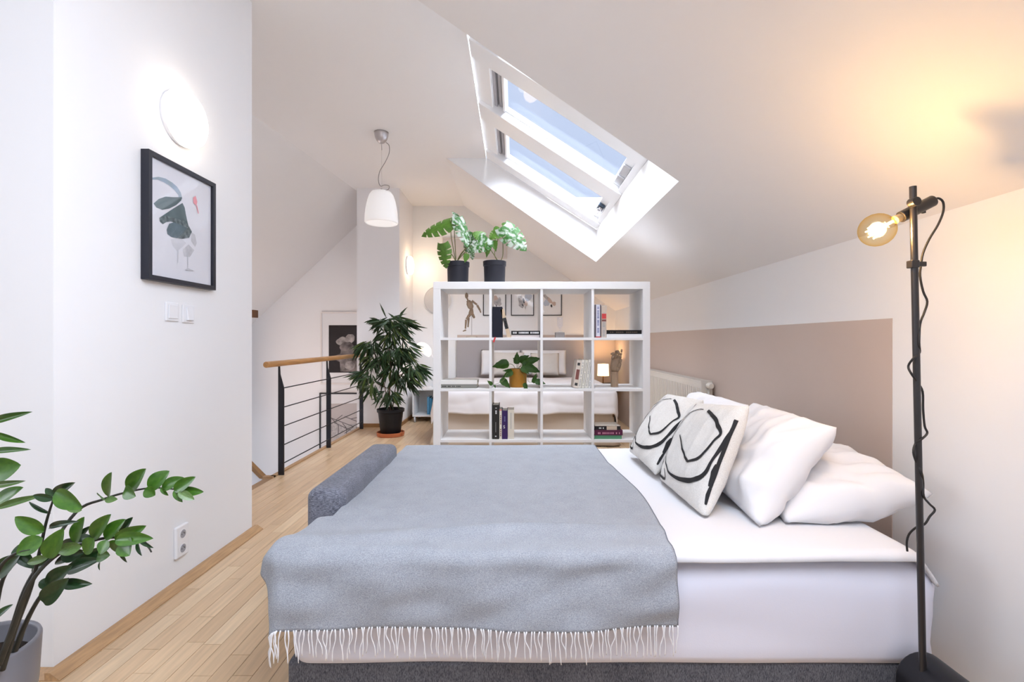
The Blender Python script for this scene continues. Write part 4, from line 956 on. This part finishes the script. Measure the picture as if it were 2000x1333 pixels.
random.seed(21)
CL = [(763, 628, 15, 8, 22, 38), (745, 632, 8, 10, 12, 30), (786, 634, 12, 12, 22, 34), (768, 655, 18, 12, 26, 34), (720, 672, 14, 10, 26, 34), (735, 700, 14, 14, 20, 38), (768, 690, 20, 14, 30, 36), (790, 680, 12, 14, 18, 36),
      (772, 725, 20, 14, 28, 36), (812, 718, 14, 10, 30, 34), (795, 740, 14, 12, 16, 34), (715, 732, 14, 10, 16, 34), (728, 752, 10, 10, 12, 34), (760, 770, 14, 10, 24, 30)]
nleaf = 0
for (cx_, cy_, rx, ry, n_, L) in CL:
    for k in range(n_):
        if nleaf >= 298: break
        a = random.uniform(0, 2*PI); rr = math.sqrt(random.random())
        bx, by = cx_+rx*rr*math.cos(a), cy_+ry*rr*math.sin(a)
        dep = random.uniform(-.20, .20)*(1 if rx > 9 else .5)
        dirx = (bx-cx_)/rx*0.75+random.uniform(-.4, .4)+(bx-763)/110; diry = 0.75+0.75*(by-cy_)/ry*0.6+random.uniform(-.35, .3)
        if cy_ < 640: diry -= 0.35
        ll = math.hypot(dirx, diry); L_ = L*random.uniform(.7, 1.15)
        b0 = P(bx, by, fy+dep); t0 = P(bx+dirx/ll*L_, by+diry/ll*L_, fy+dep+random.uniform(-.07, .07))
        place(random.choice([fle[0], fle[0], fle[0], fle[2], fle[1]]), 'leaf', fg, b0, t0, random.uniform(.019, .029), (random.uniform(-.8, .8), -1, random.uniform(.0, .9))); nleaf += 1
fm2 = MB()
for k in range(300):
    cx_, cy_, rx, ry, n_, L = random.choice(CL); a = random.uniform(0, 2*PI); rr = math.sqrt(random.random()); bx, by = cx_+rx*rr*math.cos(a), cy_+ry*rr*math.sin(a); dep = random.uniform(-.12, .22)
    dx_, dy_ = random.uniform(-1, 1)+(bx-763)/110, random.uniform(.1, 1.2)-(0.35 if cy_ < 640 else 0); ll = math.hypot(dx_, dy_); L_ = L*random.uniform(.6, 1.05)
    b0 = P(bx, by, fy+dep); t0 = P(bx+dx_/ll*L_, by+dy_/ll*L_, fy+dep+random.uniform(-.07, .07)); y = (t0-b0); x = y.cross(Vector((random.uniform(-.7, .7), -1, random.uniform(0, .9)))).normalized()*random.uniform(.009, .013); z = x.cross(y).normalized()*0.004
    fm2.add([b0, b0+y*.3+x*.8, b0+y*.55+x, t0, b0+y*.55-x, b0+y*.3-x*.8, b0+y*.5+z], [(0, 1, 6), (1, 2, 6), (2, 3, 6), (3, 4, 6), (4, 5, 6), (5, 0, 6)])
obj('foliage', fm2, M_fleaf, fg, smooth=True, kind='stuff')

# ------------------------------------------------------------------ monsteras on the shelf
def monstera_me(m, side_drop=0.35):
    mb = MB()
    def hw(t_): return 0.5*math.sin(PI*min(1, (t_+.12)/1.12)**0.75)**0.8 if t_ < 1 else 0
    inner = 0.40; n = 12
    for s_ in (-1, 1):
        for i in range(n):
            t0_, t1 = i/n, (i+1)/n
            def pt(t_, k, tt=None):
                wq = max(hw(min(t_, .995)), .01)*k; back = 0.10*k; lift = -side_drop*wq*wq*1.2
                return (s_*wq, min(1, t_+(0.06*k if t_ < .9 else 0)) - (0.14*k*k*(1-t_)*1.2), lift-0.16*t_*t_)
            a = [pt(t0_, 0), pt(t0_, inner), pt(t1, inner), pt(t1, 0)]
            mb.add(a, [(0, 1, 2, 3) if s_ > 0 else (3, 2, 1, 0)])
        lobes = [(0.0, .27), (.285, .46), (.48, .64), (.66, .80), (.815, 1.0)]
        for (u0, u1) in lobes:
            m0, m1 = u0+(u1-u0)*.0, u1-(u1-u0)*.0
            for j in range(3):
                k0, k1 = inner+(1-inner)*j/3, inner+(1-inner)*(j+1)/3
                s0_, s1_ = 0.5-0.5*(0.30 if j == 0 else 0.05 if j == 1 else 0), 0
                def lp_(u, k): return pt(u, k)
                nr0 = (.0 if j else .0)
                cc = (m0+m1)/2
                def sh(u, k): f_ = 1-0.18*((k-inner)/(1-inner)); return cc+(u-cc)*f_
                a = [lp_(sh(m0, k0), k0), lp_(sh(m0, k1), k1), lp_(sh(m1, k1), k1), lp_(sh(m1, k0), k0)]
                mb.add(a, [(0, 1, 2, 3) if s_ > 0 else (3, 2, 1, 0)])
    me = mb.mesh('leaf', m, True)
    bm = bmesh.new(); bm.from_mesh(me); bmesh.ops.remove_doubles(bm, verts=bm.verts, dist=0.0005); bm.to_mesh(me); bm.free()
    for p in me.polygons: p.use_smooth = True
    return me
mg, mv = monstera_me(M_mgreen), monstera_me(M_mvar)
pl_g = leaf_me('leaf', M_mgreen, HP, 0.15, 0.15); pl_v = leaf_me('leaf', M_mvar, HP, 0.15, 0.15)
def mpot(px, yc, label):
    x = P(px, 0, yc).x; t_ = thing('potted_monstera', (x, yc, zt), label, 'plant')
    obj('pot', MB().lathe((x, yc, zt), [(0.072, 0), (0.074, .003), (0.078, .130), (0.083, .133), (0.084, .165), (0.081, .166), (0.076, .155), (0.074, .12), (0.001, .115)], 36), M_navy, t_, autosmooth=True, label='dark charcoal pot')
    obj('soil', MB().lathe((x, yc, zt+.135), [(0.075, 0), (0.07, .012), (0.001, .016)], 24), M_soil, t_, smooth=True)
    return t_
M1Y, M2Y = 3.50, 3.47
m1 = mpot(894.5, M1Y, 'green and white monstera in dark pot, left one on the shelf')
m2 = mpot(966, M2Y, 'variegated monstera in dark pot, right one on the shelf')
def mleaf(t_, me, a, b_, c, d, wd, yb, yt, nrm, stem):
    ba, ti = P(a, b_, yb), P(c, d, yt); place(me, 'leaf', t_, ba, ti, wd*3.5/F, nrm)
    if stem: obj('stem', MB().tube(cr([P(*q) for q in stem]+[ba], 6), 0.0030, n=7), M_mstem, t_, smooth=True)
b1 = (891, 514, M1Y); b2_ = (975, 514, M2Y)
mleaf(m1, mg, 881, 434, 820, 456, 40, 3.46, 3.44, (.25, -.75, .6), [b1, (886, 490, 3.49), (881, 460, 3.48)])
mleaf(m1, mg, 864, 476, 868, 525, 32, 3.42, 3.42, (-.4, -1, .2), [b1, (884, 500, 3.47), (872, 488, 3.44)])
mleaf(m1, mv, 896, 424, 918, 480, 34, 3.46, 3.42, (.8, -1, .2), [b1, (889, 480, 3.49), (888, 445, 3.48)])
mleaf(m1, pl_v, 896, 428, 882, 412, 9, 3.47, 3.47, (0, -1, .3), None)
mleaf(m1, pl_g, 887, 424, 887, 447, 12, 3.47, 3.47, (0, -1, .3), None)
mleaf(m1, mv, 924, 455, 908, 492, 32, 3.48, 3.47, (-.2, -1, .3), [b1, (900, 497, 3.48), (912, 482, 3.49)])
mleaf(m1, pl_g, 912, 496, 908, 514, 12, 3.42, 3.42, (.3, -1, .2), [b1, (897, 506, 3.46), (908, 494, 3.43)])
mleaf(m1, mv, 920, 484, 924, 508, 14, 3.44, 3.44, (.3, -1, .2), [b1, (905, 492, 3.48), (917, 482, 3.46)])
mleaf(m2, mv, 982, 442, 1029, 486, 46, 3.43, 3.38, (-.4, -.9, .8), [b2_, (982, 500, 3.47), (982, 465, 3.46)])
mleaf(m2, mv, 952, 464, 920, 490, 44, 3.43, 3.40, (.1, -.9, .6), [b2_, (966, 500, 3.46), (955, 482, 3.45)])
mleaf(m2, mg, 944, 462, 924, 452, 30, 3.46, 3.47, (.1, -.8, .7), None)
mleaf(m2, mg, 976, 450, 956, 466, 32, 3.45, 3.42, (-.3, -.9, .6), [b2_, (966, 498, 3.46), (972, 470, 3.46)])
mleaf(m2, pl_g, 954, 474, 951, 504, 14, 3.42, 3.42, (.3, -1, .2), None)
mleaf(m2, pl_g, 965, 470, 968, 492, 13, 3.43, 3.42, (-.3, -1, .3), None)
mleaf(m2, pl_g, 975, 445, 962, 458, 16, 3.45, 3.44, (0, -.8, .6), None)
mleaf(m2, mv, 984, 440, 1012, 448, 20, 3.47, 3.46, (0, -.8, .8), None)
mleaf(m2, pl_g, 982, 442, 988, 434, 9, 3.46, 3.46, (0, -1, .4), None)

# pothos in mustard pot
TY = 3.44; tx = P(1011.5, 0, TY).x
pt_ = thing('potted_pothos', (tx, TY, z2), 'small trailing pothos in a mustard yellow pot on the shelf', 'plant')
obj('pot', MB().lathe((tx, TY, z2), [(0.060, 0), (0.062, .003), (0.064, .125), (0.0635, .130), (0.059, .130), (0.057, .12), (0.056, .10), (0.001, .10)], 36), M_mustard, pt_, autosmooth=True, label='mustard glazed pot')
obj('soil', MB().lathe((tx, TY, z2+.108), [(0.0565, 0), (0.05, .008), (0.001, .01)], 24), M_soil, pt_, smooth=True)
po = leaf_me('leaf', M_poth, HP, 0.2, 0.12)
rt = (1010, 725)
for (a, b_, c, d, wd, y0_, stem) in ((994,712,960,716,21,3.40,1),(1009,712,1010,688,13,3.44,1),(1015,708,1033,694,17,3.44,1),(1028,708,1057,700,15,3.42,1),(1024,716,1057,728,17,3.39,1),(1018,718,1034,731,13,3.37,1),
      (1000,725,981,725,7,3.38,0),(1001,726,982,738,13,3.37,0),(978,741,997,759,14,3.36,0),(1041,749,1048,730,9,3.36,0),(1045,746,1066,750,13,3.35,0),(1024,749,1030,766,9,3.315,0),(961,753,952,744,8,3.275,0),(965,753,968,759,4,3.275,0),(1012,708,1002,700,10,3.46,0),(1020,710,1042,716,14,3.41,0)):
    ba, ti = P(a, b_, y0_), P(c, d, y0_-.01); place(po, 'leaf', pt_, ba, ti, wd*3.45/F, (random.uniform(-.3, .3), -1, random.uniform(.1, .6)))
    if stem: obj('stem', MB().tube(cr([P(1010, 727, TY), P((a+1010)/2, (b_+722)/2-3, (TY+y0_)/2), ba], 5), 0.0016, n=6), M_mstem, pt_, smooth=True)
for pts in ([(1004, 725, 3.39), (990, 731, 3.36), (985, 742, 3.33), (975, 749, 3.29), (962, 752, 3.275)], [(1020, 725, 3.39), (1030, 733, 3.37), (1032, 746, 3.36), (1042, 748, 3.355)], [(1014, 725, 3.38), (1022, 732, 3.36), (1025, 745, 3.325), (1025, 749, 3.315)]):
    obj('vine', MB().tube(cr([P(*q) for q in pts], 5), 0.0013, n=5), M_mstem, pt_, smooth=True)

# ------------------------------------------------------------------ bedroom end
bd = thing('bed', (0.12, 5.85, 0), 'double bed with beige skirt and grey headboard behind the shelf', 'bed')
box('headboard', -0.815, 1.03, 6.775, 6.83, 0.02, 1.10, M_headb, bd, bevel=0.01)
box('mattress', -0.76, 0.98, 4.97, 6.76, 0.22, 0.555, M_wduv, bd, bevel=0.04)
sk = MB()
def skf(u, v):
    # loose skirt around left side, foot and right side
    path = [(-0.79, 6.6), (-0.79, 4.99), (-0.77, 4.95), (0.97, 4.95), (1.0, 4.99), (1.0, 6.6)]
    seg = [0, 1.61, 1.66, 3.40, 3.45, 5.06]; s_ = u*5.06
    for i in range(5):
        if s_ <= seg[i+1]+1e-6:
            k = (s_-seg[i])/(seg[i+1]-seg[i]); x = path[i][0]+(path[i+1][0]-path[i][0])*k; y = path[i][1]+(path[i+1][1]-path[i][1])*k; break
    z = 0.012+0.50*(1-v); fl_ = v*v
    ox = (x-0.105)/0.9; dx = 0.09*fl_*(1 if ox > .98 else -1 if ox < -.96 else ox*.5)
    wv = 0.012*math.sin(s_*16)*v+0.02*noise.noise(Vector((s_*3, v*2, 0)))*v
    dy = -0.05*fl_ if y < 5.0 else 0
    if y < 5.0: dy += wv
    else: dx += wv
    return (x+dx, y+dy, z)
obj('bed_skirt', MB().grid(skf, 200, 12), M_linen, bd, smooth=True, solid=0.004, label='loose beige linen bed skirt')
for lx in (-0.70, 0.90):
    for ly in (5.08, 6.7): box('leg', lx-.03, lx+.03, ly-.03, ly+.03, 0, .23, M_brownbeam, bd)
bdv = drape(-1.06, 1.27, 4.66, 6.32, 0.585, (-0.77, 0.99, 4.955, 6.75), 0.05, 0.9, 0.008, 110, 90, 12, 0.10, lambda x, y, d: (0, -0.012*max(0, math.sin(x*11+y*5))*(1 if y < 4.9 else 0), 0.012*noise.noise(Vector((x*5, y*5, 4)))))
bo = obj('bedroom_duvet', bdv, M_wduv, smooth=True, solid=0.012); bo.modifiers['t'].offset = 1
tag(bo, 'rumpled off-white duvet on the bed behind the shelf', 'duvet')
M_lin2 = mat('oatmeal_pillow', (0.60, 0.55, 0.50), 0.95, bump=0.15)
for (x0, x1, zb, ztp, yb, yt, m_, lab) in ((938, 1016, .62, .955, 6.55, 6.70, M_pill, 'white pillow at the left of the far bed'), (1018, 1108, .62, .955, 6.55, 6.70, M_pill, 'white pillow at the right of the far bed'),
        (962, 1024, .62, .925, 6.42, 6.56, M_lin2, 'oatmeal cushion at left, before the white pillows'), (1036, 1092, .62, .915, 6.42, 6.56, M_lin2, 'oatmeal cushion at right, before the white pillows')):
    a, b_ = sx(x0, 6.55), sx(x1, 6.55)
    pillow('bed_pillow', (a+.01, yb, zb), (b_-.01, yb, zb), (b_, yt, ztp), (a, yt, ztp), .12, m_, lab, 'pillow', x0 % 17, 0.006, N=22)

# right bedside table and lamp
bt = thing('bedside_table', (1.27, 6.5, 0), 'small black-legged bedside table right of the far bed', 'bedside table')
box('table_top', 1.13, 1.41, 6.34, 6.70, 0.480, 0.500, M_blackmetal, bt, bevel=0.002)
for lx, ly in ((1.16, 6.36), (1.335, 6.36), (1.395, 6.66), (1.16, 6.66)): box('leg', lx-.012, lx+.012, ly-.012, ly+.012, 0, .48, M_blackmetal, bt)
bl_ = thing('bedside_lamp', (P(1178, 0, 6.5).x, 6.5, 0.5), 'small lit table lamp with square-looking cream shade by the far bed', 'table lamp')
lx = P(1178, 0, 6.5).x
obj('lamp_base', MB().lathe((lx, 6.5, 0.5), [(0.045, 0), (0.045, .006), (0.007, .010)], 24), M_blackmetal, bl_, autosmooth=True)
obj('lamp_stem', MB().tube([(lx, 6.5, .506), (lx, 6.5, .70)], .008, n=10), M_brownbeam, bl_, smooth=True)
obj('lamp_shade', MB().lathe((lx, 6.5, 0.61), [(0.078, 0), (0.073, .158), (0.071, .158), (0.076, 0)], 36, closed=True), M_shade, bl_, smooth=True, label='glowing cream drum shade')
point('bedside_lamp_light', (lx, 6.5, 0.73), 5.5, (1.0, 0.62, 0.30), 0.03)

# left nightstand on castors, lamp, books
ns = thing('nightstand', (-1.16, 6.55, 0), 'white open box nightstand on castors left of the far bed', 'nightstand')
nx0, nx1, ny0, ny1, nz0, nz1 = -1.355, -0.93, 6.38, 6.74, 0.075, 0.445
for nm, b_ in (('side_panel', (nx0, nx0+.02, ny0, ny1, nz0, nz1-.02)), ('side_panel', (nx1-.02, nx1, ny0, ny1, nz0, nz1-.02)), ('top_panel', (nx0, nx1, ny0, ny1, nz1-.02, nz1)), ('bottom_panel', (nx0+.02, nx1-.02, ny0, ny1, nz0, nz0+.02)), ('back_panel', (nx0+.02, nx1-.02, ny1-.01, ny1, nz0+.02, nz1-.02))):
    box(nm, *b_, M_white, ns, bevel=0.001)
for lx_ in (nx0+.03, nx1-.03):
    for ly in (ny0+.03, ny1-.03): obj('castor', MB().lathe((lx_-.01, ly, .0365), [(0.036, 0), (0.038, .004), (0.038, .016), (0.036, .02)], 20, (1, 0, 0)), mat('castor_grey', (0.5, 0.5, 0.52), 0.3), ns, autosmooth=True)
for k, (a, b_, h_, c, lb) in enumerate(((834.5, 838.5, .235, (0.09, 0.26, 0.42), 'light blue book, left one inside the white nightstand'), (839, 843, .22, (0.05, 0.20, 0.34), 'darker blue book, right one inside the white nightstand'))):
    book(sx(a, 6.45), sx(b_, 6.45), nz0+.02, nz0+.02+h_, 6.44, .2, c, lb)
wl = thing('blossom_lamp', (P(842, 0, 6.52).x, 6.52, nz1), 'white curved petal-shade table lamp, lit, on the white nightstand', 'table lamp')
wx = P(843, 0, 6.52).x
obj('lamp_base', MB().lathe((wx, 6.52, nz1), [(0.07, 0), (0.07, .008), (0.01, .018)], 28), M_plast, wl, autosmooth=True)
obj('lamp_stem', MB().tube(cr([(wx, 6.52, nz1+.01), (wx+.02, 6.52, .62), (wx+.03, 6.52, .80), (wx-.02, 6.52, .93), (wx-.07, 6.50, .965)], 6), .006, n=8), M_plast, wl, smooth=True)
prf = [(0.118, 0), (0.115, .03), (0.10, .06), (0.07, .085), (0.03, .098), (0.001, .10), (0.001, .096), (0.03, .094), (0.068, .08), (0.096, .057), (0.112, .03), (0.114, .0)]
obj('lamp_shade', MB().lathe(P(826, 686, 6.46), prf, 36, (0.62, 0.35, 0.70), closed=False), mat('lit_petal', (0.9, 0.87, 0.84), 0.4, emit=(1.0, 0.82, 0.66), es=0.75), wl, smooth=True, label='white open petal shade')
point('blossom_lamp_light', P(828, 676, 6.40), 3.2, (1.0, 0.72, 0.45), 0.03)
# round mirror, small frames
rmr = thing('round_mirror', (P(855, 587, 6.82).x, 6.82, P(855, 587, 6.82).z), 'round pale mirror on the far wall, left edge of the shelf', 'mirror')
c_ = P(855, 587, 6.83)
obj('mirror_disc', MB().lathe((c_.x, 6.838, c_.z), [(0.192, 0), (0.192, -.010), (0.188, -.016), (0.001, -.016)], 48, (0, 1, 0)), M_mirror, rmr, autosmooth=True)
obj('mirror_edge', MB().lathe((c_.x, 6.838, c_.z), [(0.192, 0), (0.198, 0), (0.198, -.018), (0.192, -.018)], 48, (0, 1, 0), closed=True), M_plast, rmr, autosmooth=True)
tw = ink('tan_wash', (0.55, 0.42, 0.36)); bw = ink('blue_wash', (0.50, 0.56, 0.66)); gw = ink('grey_wash', (0.28, 0.28, 0.30), noise_amt=1, noise_scale=30, col2=(0.6, 0.57, 0.56)); kw = ink('black_mark', (0.05, 0.05, 0.06))
def small(x0, x1, lb, sh):
    o = (P(x0, 617.5, 6.83).x, 6.84, P(x0, 617.5, 6.83).z); w_ = P(x1, 0, 6.83).x-o[0]
    def cv(m_, pts): return (m_, [((a-x0)*6.81/F, (617.5-b_)*6.81/F) for a, b_ in pts])
    picture('small_picture_frame', o, (1, 0, 0), (0, 0, 1), (0, -1, 0), w_, 0.42, 0.018, 0.012, M_blackmetal, lb, M_paper, [cv(m_, p_) for m_, p_ in sh], inset=0.004)
def bl2(cx_, cy_, rx, ry, s_, rot=0):
    random.seed(s_); out = []
    for k in range(12):
        a = 2*PI*k/12; r_ = 1+random.uniform(-.25, .25); x, y = rx*r_*math.cos(a), ry*r_*math.sin(a); out.append((cx_+x*math.cos(rot)-y*math.sin(rot), cy_+x*math.sin(rot)+y*math.cos(rot)))
    return out
small(943.5, 988.5, 'small black framed sketch, left of three on the far wall', [(gw, bl2(972, 590, 8, 9, 1)), (tw, bl2(968, 583, 4, 5, 2)), (kw, bl2(969.5, 598, 1, 2, 3))])
small(998, 1043, 'small black framed sketch, middle of three on the far wall', [(bw, bl2(1032, 582, 7, 9, 4, .6)), (gw, bl2(1018, 590, 6, 11, 5, -.2)), (tw, bl2(1027, 594, 3, 6, 6)), (kw, bl2(1023, 588, 2, 6, 7, -.2)), (kw, bl2(1021, 597, 1.2, 3, 8, -.4)), (gw, bl2(1026, 600, 1.5, 5, 9))])
small(1053, 1097.5, 'small black framed sketch, right of three on the far wall', [(bw, bl2(1068, 592, 6, 7, 10)), (tw, bl2(1072, 586, 3.5, 10, 11, -.7)), (gw, bl2(1066, 581, 3, 7, 12, -.6)), (kw, bl2(1077, 598, 2, 3, 13)), (tw, bl2(1082, 594, 4, 4, 14))])
og = (P(864, 506.5, 6.83).x, 6.84, P(864, 506.5, 6.83).z)
picture('wide_white_frame', og, (1, 0, 0), (0, 0, 1), (0, -1, 0), P(990.5, 0, 6.83).x-og[0], 0.30, 0.02, 0.012, mat('warm_white_frame', (0.70, 0.64, 0.60), 0.5), 'wide white framed pale picture on the far wall behind the monsteras', mat('pale_print', (0.66, 0.62, 0.62), 0.9), [], inset=0.004)

# ------------------------------------------------------------------ radiator
rd = thing('radiator', (1.38, 4.05, 0.2), 'off-white panel radiator on the right wall behind the pillows', 'radiator')
ry0, ry1, rz0, rz1 = 3.42, 5.0, 0.20, 0.795
box('front_panel', 1.325, 1.338, ry0, ry1, rz0, rz1-.01, M_rad, rd, bevel=0.004); box('back_panel', 1.395, 1.405, ry0, ry1, rz0, rz1-.01, M_rad, rd, bevel=0.004)
box('side_cover', 1.325, 1.405, ry0-.004, ry0, rz0+.01, rz1-.01, M_rad, rd, bevel=0.001)
gr_ = MB(); gr_.box(1.325, 1.331, ry0, ry1, rz1-.01, rz1); gr_.box(1.399, 1.405, ry0, ry1, rz1-.01, rz1)
for k in range(64):
    yy_ = ry0+.004+k*(ry1-ry0-.012)/63; gr_.box(1.331, 1.399, yy_, yy_+.008, rz1-.006, rz1-.001)
obj('top_grille', gr_, M_rad, rd)
rb = MB()
for k in range(40):
    yy_ = ry0+.03+k*.039; rb.box(1.320, 1.326, yy_, yy_+.022, rz0+.04, rz1-.05)
obj('panel_ribs', rb, M_rad, rd, bevel=0.002)
obj('bracket', MB().box(1.405, 1.427, 3.6, 3.63, .25, .75).box(1.405, 1.427, 4.8, 4.83, .25, .75), M_rad, rd)
obj('valve_body', MB().tube([(1.365, ry0-.004, .765), (1.365, ry0-.03, .765)], .011, n=14), M_steel, rd, autosmooth=True)
obj('thermostat_head', MB().lathe((1.365, ry0-.028, .765), [(0.018, 0), (0.022, -.01), (0.022, -.045), (0.017, -.055), (0.001, -.056)], 20, (0, 1, 0)), M_rad, rd, autosmooth=True, label='rounded cream thermostat head')
obj('pipe', MB().tube([(1.375, ry0-.016, .765), (1.375, ry0-.016, 0.0)], .008, n=10), M_rad, rd, smooth=True)
